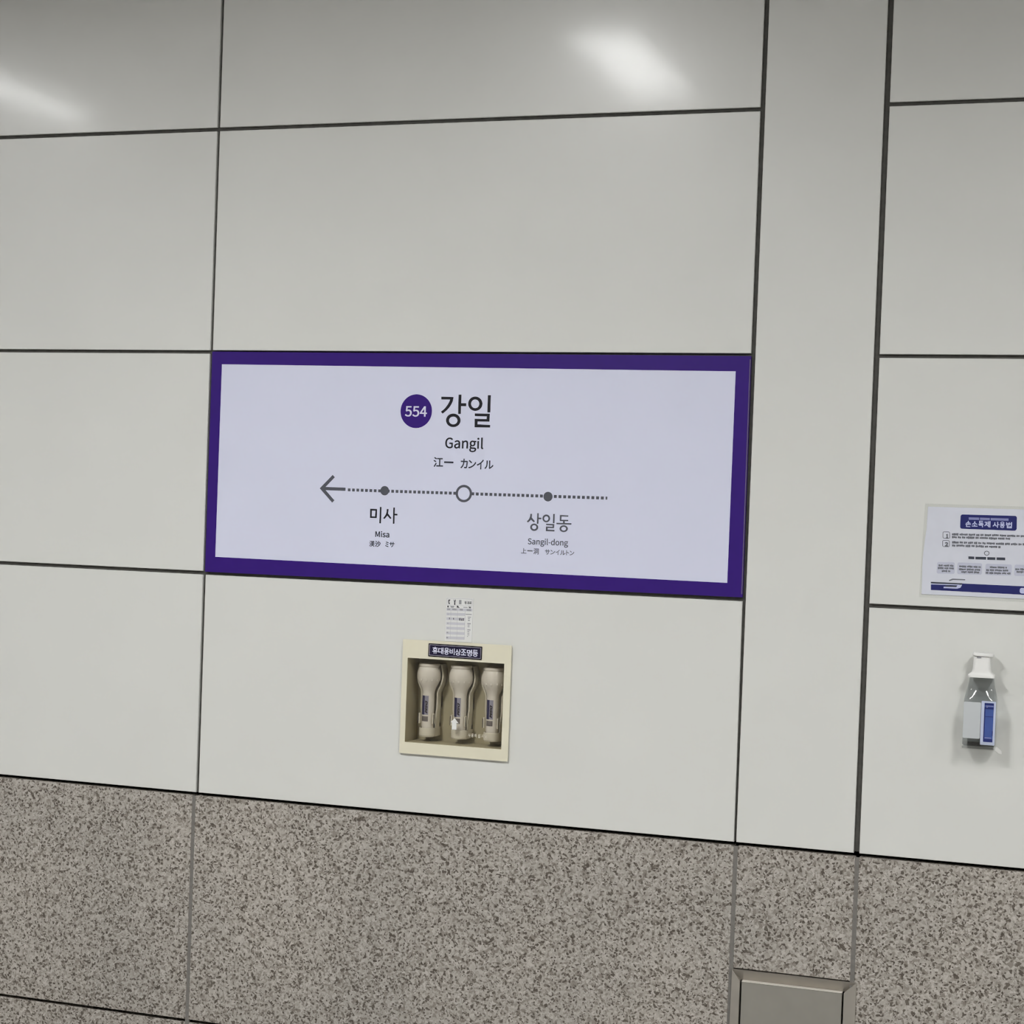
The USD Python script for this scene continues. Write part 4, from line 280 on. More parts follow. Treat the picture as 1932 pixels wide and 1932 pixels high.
"poster_text":[[[-3893,14907,-3899,14884,-4171,14881,-4258,14849,-4267,14874,-4187,14909]],[[-4444,15095,-4414,15096,-4413,15056,-4442,15055]],[[-4270,15098,-4248,15099,-4246,15063,-4269,15062]],[[-4379,15096,-4349,15098,-4348,15066,-4378,15065]],[[-4347,15106,-4317,15107,-4315,15058,-4345,15057]],[[-4296,15102,-4274,15103,-4272,15062,-4295,15061]],[[-4412,15103,-4382,15104,-4380,15063,-4410,15061]],[[-4019,15161,-4017,15119,-4047,15118,-4048,15160]],[[-4506,15170,-4504,15123,-4534,15121,-4536,15169]],[[-4355,15169,-4326,15170,-4324,15125,-4353,15123]],[[-4438,15170,-4409,15171,-4407,15125,-4436,15123]],[[-4387,15163,-4358,15164,-4357,15134,-4386,15133]],[[-4503,15169,-4474,15170,-4472,15128,-4501,15127]],[[-4471,15172,-4441,15173,-4439,15126,-4469,15125]],[[-4202,15171,-4170,15172,-4168,15129,-4200,15127]],[[-4323,15170,-4293,15172,-4292,15130,-4321,15129]],[[-4205,15168,-4203,15136,-4236,15134,-4237,15167]],[[-4240,15172,-4239,15133,-4271,15132,-4272,15171]],[[-4491,15225,-4461,15226,-4460,15191,-4489,15190]],[[-4044,15228,-4014,15229,-4013,15188,-4042,15187]],[[-4375,15227,-4346,15228,-4344,15190,-4374,15189]],[[-4204,15227,-4179,15228,-4178,15191,-4203,15190]],[[-4523,15232,-4494,15234,-4492,15187,-4522,15186]],[[-4408,15224,-4378,15226,-4377,15196,-4406,15195]],[[-4343,15230,-4313,15231,-4312,15193,-4341,15192]],[[-4429,15234,-4427,15193,-4457,15192,-4458,15232]],[[-4207,15238,-4206,15190,-4230,15189,-4232,15237]],[[-4260,15232,-4235,15233,-4234,15196,-4259,15195]],[[-4311,15236,-4281,15237,-4279,15195,-4309,15193]],[[-4190,15713,-4155,15714,-4153,15670,-4188,15668]],[[-4131,15718,-4096,15719,-4094,15671,-4129,15670]],[[-4229,15718,-4193,15719,-4191,15674,-4227,15672]],[[-4055,15719,-4019,15721,-4018,15678,-4053,15677]],[[-4093,15720,-4058,15721,-4056,15679,-4091,15677]],[[-4120,15789,-4118,15744,-4153,15743,-4155,15787]],[[-4081,15791,-4080,15746,-4115,15744,-4117,15790]],[[-4232,15794,-4196,15796,-4194,15742,-4229,15741]],[[-4194,15798,-4158,15799,-4156,15745,-4191,15744]],[[-4058,15796,-4022,15798,-4021,15752,-4056,15750]],[[-4067,15910,-4032,15911,-4030,15869,-4065,15868]],[[-4164,15909,-4129,15910,-4127,15870,-4163,15869]],[[-4241,15919,-4206,15921,-4204,15866,-4239,15865]],[[-4105,15915,-4070,15916,-4068,15873,-4103,15871]],[[-4167,15917,-4166,15875,-4201,15874,-4203,15915]],[[-4208,15980,-4207,15939,-4242,15938,-4244,15978]],[[-4206,15985,-4170,15987,-4168,15934,-4203,15932]],[[-4069,15978,-4034,15979,-4033,15943,-4068,15941]],[[-4167,15984,-4132,15986,-4130,15939,-4165,15937]],[[-4129,15989,-4094,15990,-4092,15934,-4127,15933]],[[-3930,15094,-3900,15095,-3899,15054,-3928,15053]],[[-3994,15092,-3965,15093,-3964,15061,-3993,15060]],[[-3815,15099,-3786,15101,-3784,15056,-3814,15055]],[[-3933,15100,-3931,15059,-3961,15057,-3962,15098]],[[-3818,15099,-3817,15064,-3846,15063,-3848,15098]],[[-3783,15100,-3754,15101,-3752,15063,-3782,15062]],[[-3898,15102,-3868,15103,-3867,15065,-3896,15064]],[[-3984,15157,-3954,15159,-3953,15117,-3982,15116]],[[-3951,15155,-3922,15156,-3921,15122,-3950,15120]],[[-4016,15163,-3987,15165,-3985,15115,-4014,15114]],[[-3869,15163,-3840,15164,-3838,15117,-3867,15115]],[[-3772,15159,-3743,15160,-3742,15122,-3771,15121]],[[-3890,15160,-3888,15126,-3918,15125,-3919,15159]],[[-3776,15167,-3774,15120,-3803,15119,-3805,15165]],[[-3837,15164,-3808,15165,-3806,15122,-3835,15121]],[[-3915,15227,-3885,15228,-3884,15184,-3913,15183]],[[-3979,15229,-3950,15230,-3948,15183,-3977,15182]],[[-3918,15229,-3916,15186,-3945,15184,-3947,15228]],[[-3982,15226,-3981,15192,-4010,15190,-4011,15224]],[[-3864,15225,-3835,15226,-3834,15192,-3863,15191]],[[-3768,15228,-3739,15230,-3737,15189,-3766,15188]],[[-3800,15232,-3771,15234,-3769,15187,-3798,15186]],[[-3803,15234,-3802,15194,-3831,15192,-3833,15233]],[[-3884,15718,-3882,15672,-3917,15670,-3919,15717]],[[-3978,15713,-3943,15714,-3941,15677,-3976,15676]],[[-3881,15720,-3846,15722,-3844,15670,-3879,15668]],[[-3843,15724,-3808,15726,-3806,15672,-3841,15670]],[[-3784,15723,-3749,15725,-3747,15680,-3782,15679]],[[-4017,15724,-3981,15726,-3980,15681,-4015,15680]],[[-3863,15791,-3828,15792,-3826,15748,-3861,15746]],[[-3960,15794,-3925,15795,-3923,15747,-3958,15746]],[[-3984,15794,-3982,15750,-4018,15749,-4019,15793]],[[-3790,15800,-3788,15749,-3823,15748,-3825,15798]],[[-3922,15794,-3887,15795,-3885,15756,-3920,15754]],[[-3787,15800,-3752,15801,-3750,15757,-3785,15756]],[[-3969,15912,-3934,15913,-3933,15872,-3968,15870]],[[-3796,15920,-3761,15921,-3759,15867,-3794,15866]],[[-3910,15913,-3875,15914,-3874,15875,-3909,15873]],[[-3873,15922,-3838,15923,-3835,15867,-3870,15865]],[[-4008,15916,-3973,15917,-3971,15873,-4006,15871]],[[-3799,15922,-3797,15869,-3832,15868,-3834,15920]],[[-3723,15921,-3721,15874,-3756,15873,-3758,15920]],[[-3820,15982,-3785,15983,-3783,15938,-3818,15936]],[[-3955,15981,-3920,15982,-3918,15940,-3953,15939]],[[-3858,15985,-3823,15987,-3821,15940,-3856,15939]],[[-3993,15979,-3958,15980,-3957,15946,-3992,15945]],[[-4032,15988,-3997,15989,-3995,15940,-4030,15939]],[[-3917,15985,-3882,15987,-3880,15944,-3915,15943]],[[-3782,15984,-3747,15986,-3745,15948,-3780,15947]],[[-3611,15099,-3609,15060,-3637,15058,-3639,15098]],[[-3580,15100,-3579,15061,-3607,15060,-3608,15099]],[[-3431,15101,-3402,15102,-3401,15062,-3430,15061]],[[-3701,15106,-3673,15107,-3671,15058,-3699,15056]],[[-3751,15105,-3722,15107,-3720,15062,-3749,15061]],[[-3400,15107,-3371,15108,-3369,15060,-3398,15059]],[[-3670,15106,-3642,15107,-3641,15065,-3669,15064]],[[-3690,15157,-3661,15159,-3660,15121,-3689,15119]],[[-3740,15164,-3711,15165,-3709,15121,-3739,15119]],[[-3565,15165,-3563,15121,-3592,15120,-3594,15164]],[[-3629,15161,-3628,15128,-3657,15127,-3658,15159]],[[-3626,15163,-3597,15164,-3595,15126,-3625,15124]],[[-3420,15167,-3390,15168,-3389,15124,-3418,15123]],[[-3654,15229,-3625,15231,-3623,15187,-3652,15186]],[[-3575,15227,-3549,15228,-3547,15191,-3573,15190]],[[-3686,15232,-3657,15234,-3655,15187,-3684,15186]],[[-3718,15226,-3689,15228,-3687,15194,-3717,15193]],[[-3604,15225,-3578,15226,-3576,15195,-3603,15194]],[[-3423,15487,-3442,15489,-3451,15492,-3467,15501,-3479,15515,-3483,15523,-3487,15540,-3485,15558,-3482,15566,-3471,15581,-3456,15592,-3447,15595,-3428,15599,-3408,15597,-3399,15594,-3383,15584,-3371,15571,-3367,15563,-3364,15545,-3366,15528,-3369,15520,-3380,15505,-3395,15494,-3404,15490],[-3427,15583,-3442,15580,-3459,15569,-3467,15559,-3471,15541,-3466,15523,-3457,15514,-3438,15504,-3424,15503,-3409,15505,-3391,15516,-3384,15527,-3380,15545,-3385,15562,-3394,15572,-3412,15581]],[[-3441,15716,-3440,15676,-3474,15674,-3476,15715]],[[-3535,15719,-3500,15721,-3498,15674,-3533,15672]],[[-3649,15714,-3614,15716,-3612,15681,-3647,15679]],[[-3687,15725,-3652,15727,-3650,15671,-3685,15670]],[[-3573,15724,-3538,15725,-3536,15674,-3571,15673]],[[-3438,15720,-3404,15721,-3402,15679,-3437,15677]],[[-3746,15723,-3711,15724,-3709,15680,-3744,15679]],[[-3611,15726,-3576,15727,-3574,15682,-3609,15681]],[[-3461,15793,-3460,15749,-3495,15747,-3496,15792]],[[-3693,15798,-3691,15748,-3726,15747,-3728,15797]],[[-3593,15790,-3558,15791,-3557,15758,-3592,15757]],[[-3690,15802,-3655,15803,-3653,15747,-3688,15745]],[[-3631,15797,-3596,15798,-3594,15754,-3629,15753]],[[-3535,15800,-3500,15801,-3498,15755,-3533,15754]],[[-3438,15799,-3403,15800,-3401,15758,-3436,15756]],[[-3699,15919,-3664,15920,-3662,15872,-3697,15871]],[[-3602,15914,-3567,15915,-3566,15880,-3601,15878]],[[-3626,15919,-3625,15876,-3660,15875,-3661,15918]],[[-3530,15921,-3528,15877,-3563,15876,-3565,15919]],[[-3451,15918,-3416,15920,-3414,15878,-3449,15877]],[[-3527,15920,-3492,15921,-3490,15879,-3525,15878]],[[-3489,15922,-3454,15923,-3452,15880,-3487,15878]],[[-3650,15984,-3648,15938,-3683,15937,-3685,15983]],[[-3612,15987,-3610,15939,-3645,15937,-3647,15985]],[[-3416,15986,-3381,15988,-3379,15944,-3414,15942]],[[-3588,15989,-3553,15991,-3551,15942,-3586,15940]],[[-3454,15987,-3419,15989,-3417,15946,-3452,15945]],[[-3457,15993,-3455,15942,-3490,15941,-3492,15992]],[[-3709,15992,-3707,15949,-3742,15947,-3744,15990]],[[-3551,15991,-3516,15992,-3514,15950,-3549,15948]],[[-3172,15101,-3143,15102,-3142,15057,-3170,15056]],[[-3350,15102,-3321,15104,-3319,15060,-3348,15059]],[[-3318,15108,-3289,15109,-3287,15056,-3316,15054]],[[-3286,15103,-3257,15104,-3255,15061,-3284,15060]],[[-3204,15102,-3175,15103,-3174,15067,-3203,15065]],[[-3236,15108,-3207,15109,-3206,15061,-3235,15060]],[[-3112,15108,-3110,15064,-3139,15062,-3141,15106]],[[-3358,15164,-3357,15126,-3386,15125,-3387,15163]],[[-3306,15170,-3277,15171,-3275,15126,-3304,15124]],[[-3274,15169,-3245,15170,-3243,15130,-3272,15128]],[[-3129,15170,-3100,15172,-3098,15129,-3127,15128]],[[-3161,15170,-3132,15171,-3130,15130,-3159,15129]],[[-3224,15170,-3195,15171,-3194,15132,-3223,15131]],[[-3338,15169,-3309,15171,-3307,15133,-3336,15132]],[[-3193,15174,-3164,15176,-3162,15135,-3191,15134]],[[-3249,15235,-3248,15198,-3277,15196,-3278,15234]],[[-3185,15235,-3184,15199,-3213,15198,-3214,15233]],[[-3246,15235,-3217,15236,-3216,15199,-3245,15198]],[[-3342,15236,-3313,15238,-3312,15201,-3341,15200]],[[-3311,15242,-3282,15243,-3280,15199,-3309,15197]],[[-3165,15244,-3136,15245,-3134,15199,-3163,15198]],[[-3133,15243,-3104,15245,-3103,15200,-3131,15199]],[[-3342,15720,-3307,15721,-3305,15673,-3340,15672]],[[-3170,15722,-3118,15724,-3116,15674,-3168,15672]],[[-3269,15719,-3268,15680,-3303,15679,-3304,15717]],[[-3194,15726,-3192,15676,-3227,15675,-3229,15725]],[[-3266,15722,-3232,15723,-3230,15680,-3265,15679]],[[-3380,15718,-3345,15719,-3343,15684,-3378,15683]],[[-3228,15793,-3193,15795,-3191,15754,-3226,15753]],[[-3362,15798,-3327,15799,-3325,15750,-3360,15749]],[[-3190,15795,-3155,15796,-3154,15755,-3189,15754]],[[-3287,15799,-3252,15800,-3250,15754,-3285,15753]],[[-3324,15795,-3289,15796,-3288,15759,-3323,15758]],[[-3118,15802,-3116,15755,-3151,15754,-3153,15801]],[[-3365,15801,-3363,15756,-3398,15755,-3400,15800]],[[-3115,15805,-3081,15807,-3078,15754,-3113,15753]],[[-3279,15915,-3244,15917,-3242,15871,-3277,15869]],[[-3317,15919,-3282,15920,-3280,15876,-3315,15875]],[[-3355,15925,-3320,15926,-3318,15870,-3352,15869]],[[-3241,15919,-3206,15920,-3205,15877,-3239,15875]],[[-3392,15921,-3358,15922,-3356,15876,-3390,15874]],[[-3145,15920,-3110,15922,-3109,15878,-3143,15877]],[[-3148,15920,-3146,15880,-3181,15879,-3183,15919]],[[-3285,15992,-3283,15945,-3318,15943,-3320,15991]],[[-3378,15993,-3343,15994,-3342,15951,-3377,15950]],[[-3206,15994,-3172,15995,-3170,15955,-3205,15953]],[[-3148,15994,-3113,15995,-3112,15955,-3146,15954]],[[-3244,15997,-3210,15998,-3208,15953,-3242,15952]],[[-3282,15997,-3247,15999,-3245,15954,-3280,15952]],[[-3108,15101,-3080,15102,-3078,15065,-3107,15064]],[[-3059,15102,-3030,15103,-3029,15067,-3058,15066]],[[-2967,15107,-2965,15067,-2994,15066,-2996,15106]],[[-2922,15103,-2921,15072,-2945,15071,-2946,15102]],[[-2920,15109,-2896,15110,-2894,15066,-2918,15065]],[[-3028,15111,-2999,15112,-2997,15071,-3026,15070]],[[-2893,15113,-2869,15114,-2867,15070,-2891,15069]],[[-2699,15153,-2670,15154,-2669,15115,-2697,15113]],[[-2731,15158,-2702,15159,-2700,15114,-2729,15113]],[[-2667,15155,-2639,15157,-2637,15119,-2666,15117]],[[-3097,15167,-3068,15168,-3066,15131,-3095,15130]],[[-2987,15173,-2985,15131,-3014,15130,-3016,15171]],[[-3019,15176,-3017,15131,-3046,15129,-3048,15175]],[[-2952,15176,-2923,15177,-2922,15136,-2950,15135]],[[-2984,15176,-2955,15177,-2953,15138,-2982,15136]],[[-2762,15215,-2733,15216,-2732,15173,-2760,15172]],[[-2702,15214,-2700,15177,-2729,15176,-2730,15213]],[[-2670,15214,-2668,15181,-2697,15179,-2699,15212]],[[-2650,15221,-2621,15222,-2619,15182,-2648,15180]],[[-3038,15240,-3009,15241,-3007,15199,-3036,15198]],[[-3101,15241,-3072,15242,-3071,15199,-3100,15197]],[[-2954,15240,-2952,15205,-2987,15204,-2988,15239]],[[-3041,15242,-3039,15204,-3068,15203,-3069,15241]],[[-2885,15796,-2851,15797,-2849,15754,-2884,15753]],[[-3019,15801,-2984,15803,-2982,15752,-3017,15750]],[[-3078,15803,-3043,15805,-3041,15752,-3075,15750]],[[-2773,15797,-2738,15798,-2737,15762,-2771,15761]],[[-2715,15803,-2681,15805,-2679,15757,-2713,15756]],[[-2811,15808,-2776,15810,-2774,15754,-2809,15753]],[[-2944,15806,-2909,15807,-2907,15757,-2942,15755]],[[-2643,15800,-2642,15766,-2676,15765,-2677,15798]],[[-2814,15804,-2812,15763,-2846,15761,-2848,15803]],[[-2982,15805,-2947,15806,-2945,15763,-2980,15762]],[[-3107,15921,-3073,15922,-3071,15879,-3106,15878]],[[-2942,15924,-2910,15926,-2908,15878,-2940,15877]],[[-3070,15924,-3035,15925,-3033,15879,-3068,15877]],[[-2976,15919,-2944,15920,-2943,15884,-2975,15883]],[[-3012,15925,-2980,15926,-2978,15885,-3010,15883]],[[-2977,15992,-2942,15994,-2940,15946,-2975,15945]],[[-3076,15994,-3074,15947,-3108,15945,-3110,15992]],[[-3000,15993,-2999,15950,-3033,15949,-3035,15991]],[[-3073,15990,-3038,15992,-3036,15953,-3071,15951]],[[-2673,15993,-2638,15995,-2637,15950,-2671,15949]],[[-2826,15992,-2792,15993,-2790,15951,-2825,15950]],[[-2939,15992,-2905,15993,-2903,15953,-2937,15952]],[[-2768,15994,-2734,15995,-2732,15955,-2767,15953]],[[-2864,15999,-2830,16000,-2828,15951,-2862,15950]],[[-2731,15991,-2696,15992,-2695,15960,-2730,15959]],[[-2867,15998,-2865,15956,-2900,15954,-2902,15996]],[[-2607,15159,-2605,15110,-2634,15109,-2636,15158]],[[-2380,15154,-2351,15156,-2349,15116,-2378,15115]],[[-2523,15158,-2495,15159,-2493,15113,-2522,15111]],[[-2492,15158,-2463,15159,-2461,15113,-2490,15112]],[[-2348,15154,-2319,15156,-2318,15118,-2347,15117]],[[-2555,15158,-2526,15159,-2525,15119,-2553,15118]],[[-2604,15156,-2575,15157,-2574,15122,-2603,15120]],[[-2461,15164,-2432,15165,-2430,15116,-2459,15115]],[[-2400,15164,-2398,15119,-2427,15117,-2429,15163]],[[-2414,15220,-2412,15176,-2441,15175,-2443,15219]],[[-2586,15214,-2557,15215,-2556,15182,-2585,15181]],[[-2358,15220,-2326,15221,-2324,15178,-2356,15176]],[[-2618,15224,-2590,15225,-2587,15173,-2616,15172]],[[-2555,15222,-2526,15223,-2524,15177,-2553,15175]],[[-2323,15218,-2290,15220,-2289,15181,-2321,15179]],[[-2523,15225,-2495,15226,-2493,15175,-2521,15173]],[[-2288,15222,-2255,15224,-2253,15178,-2286,15176]],[[-2361,15223,-2360,15182,-2392,15181,-2394,15221]],[[-2446,15227,-2444,15181,-2473,15179,-2474,15226]],[[-2095,15802,-2065,15803,-2063,15760,-2093,15759]],[[-2392,15802,-2358,15803,-2356,15761,-2390,15759]],[[-2355,15806,-2320,15808,-2318,15758,-2353,15756]],[[-2297,15801,-2263,15802,-2261,15764,-2295,15762]],[[-2545,15801,-2510,15803,-2509,15764,-2543,15763]],[[-2128,15803,-2098,15804,-2096,15765,-2126,15764]],[[-2487,15807,-2453,15808,-2451,15761,-2485,15760]],[[-2548,15809,-2546,15760,-2580,15759,-2582,15808]],[[-2585,15810,-2583,15761,-2618,15760,-2620,15809]],[[-2260,15806,-2226,15807,-2224,15765,-2258,15764]],[[-2450,15806,-2415,15808,-2414,15765,-2448,15763]],[[-2186,15810,-2151,15811,-2149,15762,-2184,15761]],[[-2223,15806,-2188,15807,-2187,15768,-2221,15767]],[[-2391,15994,-2357,15996,-2355,15955,-2389,15954]],[[-2201,15997,-2169,15999,-2168,15954,-2200,15953]],[[-2636,15995,-2601,15996,-2600,15959,-2634,15958]],[[-2564,16000,-2562,15956,-2597,15954,-2598,15999]],[[-2469,16002,-2467,15955,-2501,15953,-2503,16001]],[[-2167,16001,-2135,16003,-2133,15956,-2165,15955]],[[-2561,15998,-2527,16000,-2525,15961,-2559,15960]],[[-2428,15998,-2394,15999,-2393,15962,-2427,15961]],[[-2432,16007,-2430,15955,-2464,15954,-2466,16005]],[[-2262,16006,-2260,15957,-2294,15955,-2296,16005]],[[-2132,16002,-2100,16003,-2098,15960,-2130,15959]],[[-2062,16006,-2030,16007,-2028,15959,-2060,15958]],[[-2334,16004,-2299,16005,-2298,15962,-2332,15960]],[[-2225,16008,-2223,15963,-2258,15961,-2259,16006]],[[-2065,16009,-2063,15964,-2095,15963,-2097,16007]]],
"poster_head":[[[-3435,15392,-3678,15389,-3681,15449,-3437,15452]],[[-3707,15391,-3839,15390,-3842,15450,-3710,15451]],[[-3224,15393,-3405,15391,-3408,15451,-3226,15453]],[[-2999,15396,-3195,15394,-3197,15454,-3002,15456]]],
"poster_boxes":[[[-4559,15258,-4555,15268,-4548,15278,-4539,15285,-4525,15289,-4191,15298,-4172,15293,-4157,15281,-4150,15262,-4145,15064,-4150,15045,-4156,15036,-4166,15028,-4184,15023,-4519,15016,-4539,15020,-4553,15033,-4560,15052]],[[-4087,15266,-4083,15277,-4076,15286,-4067,15294,-4052,15298,-3561,15302,-3546,15299,-3536,15293,-3528,15285,-3521,15267,-3518,15072,-3521,15057,-3527,15047,-3535,15039,-3546,15034,-3557,15032,-4045,15023,-4061,15026,-4076,15037,-4083,15047,-4086,15059]],[[-3440,15264,-3436,15275,-3429,15284,-3416,15293,-3405,15296,-2884,15301,-2872,15299,-2861,15294,-2853,15286,-2847,15276,-2844,15265,-2843,15079,-2845,15068,-2850,15057,-2857,15049,-2871,15041,-2882,15039,-3401,15032,-3413,15033,-3424,15038,-3432,15046,-3438,15056,-3441,15068]],[[-2781,15272,-2777,15283,-2770,15292,-2757,15301,-2746,15304,-2254,15306,-2239,15303,-2223,15291,-2217,15281,-2214,15270,-2211,15086,-2214,15070,-2220,15060,-2229,15052,-2239,15047,-2251,15045,-2740,15039,-2756,15042,-2772,15053,-2778,15063,-2781,15075]]],
"poster_dark":[[[-4077,14747,-4091,14719,-4341,14713,-4350,14743]],[[-3959,14809,-3961,14779,-4684,14776,-4686,14811]]],
"poster_bar":[[[-4683,14746,-4078,14756,-3955,14804,-1894,14802,-1886,14602,-4678,14620]]],
"poster_swoosh":[[[-2641,14722,-2635,14740,-2626,14751,-2614,14760,-2596,14765,-2066,14767,-2056,14765,-2043,14759,-2035,14753,-2027,14741,-2021,14722,-2021,14679,-2025,14665,-2036,14648,-2052,14638,-2066,14634,-2597,14634,-2611,14638,-2620,14643,-2628,14649,-2636,14661,-2642,14680]],[[-3958,14776,-3995,14702,-4074,14676,-4387,14675,-4382,14711,-4093,14713,-4066,14756,-4683,14749,-4684,14770]]],
"tag_lines":[[[-16821,12766,-16827,12766,-16832,13573,-16826,13573]],[[-16637,12776,-16643,12776,-16648,13577,-16643,13577]],[[-16430,12788,-16435,12787,-16441,13581,-16435,13582]],[[-16950,13651,-16955,13829,-16251,13842,-16249,13666],[-16257,13836,-16948,13823,-16944,13657,-16255,13671]]],
"tag_bands":[[[-16429,12779,-16936,12767,-16937,12839,-16429,12851]],[[-16938,12891,-16939,12962,-16432,12973,-16432,12902]],[[-16940,13020,-16941,13089,-16435,13099,-16435,13030]],[[-16942,13145,-16943,13208,-16438,13218,-16439,13155]],[[-16944,13265,-16945,13331,-16440,13341,-16441,13275]],[[-16946,13386,-16947,13453,-16440,13462,-16441,13396]],[[-16948,13507,-16949,13576,-16246,13588,-16246,13519]]],
"tag_grey":[[[-16929,12823,-16883,12820,-16882,12789,-16928,12791]],[[-16926,12956,-16884,12954,-16883,12922,-16925,12925]],[[-16909,13067,-16888,13063,-16887,13048,-16908,13051]],[[-16893,13188,-16892,13165,-16913,13168,-16914,13192]],[[-16897,13423,-16897,13408,-16910,13412,-16910,13427]],[[-16423,13448,-16257,13452,-16256,13433,-16422,13429]],[[-16852,13560,-16851,13524,-16935,13524,-16936,13561]],[[-16673,13566,-16672,13527,-16793,13526,-16794,13565]],[[-16590,13569,-16502,13569,-16501,13531,-16588,13531]],[[-16734,13636,-16762,13592,-16828,13588,-16855,13634]],[[-16376,13626,-16375,13606,-16487,13605,-16488,13625]],[[-16615,13798,-16549,13799,-16547,13690,-16615,13689]],[[-16299,12915,-16298,12900,-16352,12901,-16353,12917]],[[-16300,12954,-16300,12939,-16354,12940,-16355,12956]],[[-16356,13003,-16302,13001,-16301,12981,-16356,12983]],[[-16275,13048,-16274,13026,-16357,13026,-16358,13048]],[[-16303,13126,-16302,13110,-16356,13112,-16357,13128]],[[-16354,13171,-16304,13169,-16304,13149,-16354,13151]],[[-16273,13213,-16272,13186,-16363,13186,-16364,13213]],[[-16301,13298,-16300,13270,-16350,13272,-16351,13300]],[[-16353,13343,-16303,13341,-16302,13321,-16352,13323]],[[-16271,13377,-16270,13358,-16357,13358,-16358,13377]],[[-16278,13572,-16277,13529,-16397,13528,-16399,13571]]],
"tag_dark":[[[-16754,13282,-16760,13324,-16739,13325,-16737,13283]],[[-16871,13282,-16866,13304,-16877,13329,-16852,13330,-16852,13283]],[[-16894,13603,-16900,13593,-16909,13588,-16918,13589,-16924,13592,-16931,13601,-16934,13612,-16933,13620,-16928,13631,-16917,13638,-16911,13639,-16901,13635,-16893,13622,-16892,13610]],[[-16642,13617,-16643,13591,-16666,13592,-16672,13647,-16639,13649,-16597,13592,-16620,13589]],[[-16718,13803,-16706,13802,-16707,13766,-16719,13750,-16714,13668,-16743,13668,-16744,13749,-16758,13768,-16761,13799,-16749,13800,-16742,13773,-16723,13773]],[[-16877,13772,-16872,13751,-16893,13742,-16894,13724,-16877,13721,-16864,13696,-16869,13679,-16895,13679,-16907,13710,-16911,13749,-16909,13776,-16903,13794,-16855,13797,-16859,13776]],[[-16353,12878,-16337,12879,-16338,12861,-16353,12861]],[[-16465,13290,-16468,13270,-16506,13268,-16504,13282,-16485,13286,-16504,13300,-16506,13327,-16462,13329,-16464,13316,-16480,13301]],[[-16578,13318,-16577,13304,-16562,13303,-16563,13292,-16578,13289,-16576,13279,-16560,13278,-16561,13267,-16595,13267,-16597,13330,-16560,13332,-16561,13320]],[[-16552,13332,-16535,13333,-16514,13268,-16545,13266]],[[-16296,13646,-16283,13647,-16281,13600,-16336,13601,-16339,13648,-16324,13649,-16322,13625,-16297,13627]]],
"tag_title":[[[-16452,13730,-16409,13730,-16409,13703,-16451,13703],[-16418,13712,-16418,13722,-16444,13722,-16444,13711]],[[-16336,13731,-16336,13704,-16379,13705,-16378,13732],[-16345,13724,-16370,13724,-16370,13712,-16344,13712]],[[-16311,13720,-16311,13734,-16321,13736,-16321,13743,-16312,13743,-16312,13764,-16321,13764,-16321,13772,-16275,13772,-16275,13764,-16284,13764,-16284,13743,-16275,13743,-16275,13736,-16285,13734,-16285,13720,-16270,13720,-16270,13712,-16325,13712,-16326,13713,-16326,13720],[-16304,13764,-16304,13743,-16292,13743,-16292,13764],[-16293,13734,-16303,13734,-16303,13720,-16293,13720]],[[-16456,13743,-16451,13749,-16448,13761,-16461,13761,-16462,13769,-16425,13769,-16425,13761,-16439,13761,-16435,13749,-16424,13740,-16428,13733,-16437,13738,-16443,13746,-16451,13735,-16459,13731,-16463,13739]],[[-16376,13744,-16370,13750,-16364,13761,-16385,13761,-16386,13769,-16355,13769,-16357,13756,-16345,13756,-16345,13772,-16337,13773,-16336,13732,-16345,13732,-16345,13747,-16357,13748,-16358,13753,-16369,13739,-16386,13731,-16388,13739]],[[-16418,13757,-16418,13772,-16409,13773,-16409,13731,-16418,13731,-16418,13748,-16430,13750,-16430,13756]]]}''')
def art(name, sc=1e-4):
    return unary_union([Polygon([(r[i] * sc, r[i + 1] * sc) for i in range(0, len(r), 2)], [[(h[i] * sc, h[i + 1] * sc) for i in range(0, len(h), 2)] for h in hs]).buffer(0) for r, *hs in ART[name]])

# ---------------------------------------------------------------- station sign
sg = thing('station_sign', 'wide station name sign with a purple border, reading 강일 Gangil and the number 554', 'sign', (-1.66, 0.0, 1.4212))
outer = Polygon([(-2.3993, 1.4208), (-0.9207, 1.4222), (-0.9224, 2.0142), (-2.3989, 2.0172)])
face = Polygon([(-2.3702, 1.4622), (-0.9596, 1.4560), (-0.9590, 1.9768), (-2.3689, 1.9836)])
obj('border', ext(outer.difference(face), -0.0004, 0.02), mat_purple, sg, label='purple border')
obj('face', ext(face, 0.0002, 0.015), mat_signface, sg, label='pale lavender face')
obj('edge_trim', ext(Polygon([(-.9238, 1.4300), (-.9210, 1.4300), (-.9226, 2.0060), (-.9254, 2.0060)]), -0.0008, 0.002), plain('edge_trim', lin(104, 92, 126), 0.4, 0.3), sg, label='thin pale edge trim')
pr = lambda name, g, mat, par=None, label=None: obj(name, ext(g, -0.0002, 0.0005), mat, par or sg, label=label)
disc = obj('number_disc', ext(art('number_disc'), -0.0002, 0.0005), mat_purple, sg, label='round purple number badge')
obj('number_lettering', ext(art('station_number'), -0.0005, 0.0004), mat_whitetext, disc, label='white digits 554')
pr('station_name_lettering', art('korean_name'), mat_black, label='large black name 강일')
pr('latin_name_lettering', art('gangil_latin'), mat_black, label='black name Gangil')
pr('han_name_lettering', art('gangil_han'), mat_midgrey, label='small name 江一 カンイル')
line_m = mat_greyprint
pr('direction_arrow', art('arrow'), line_m, label='grey arrow pointing left')
pr('current_station_ring', art('open_ring'), line_m, label='open grey ring')
pr('stop_dot', art('dot_a'), line_m); pr('stop_dot', art('dot_b'), line_m)
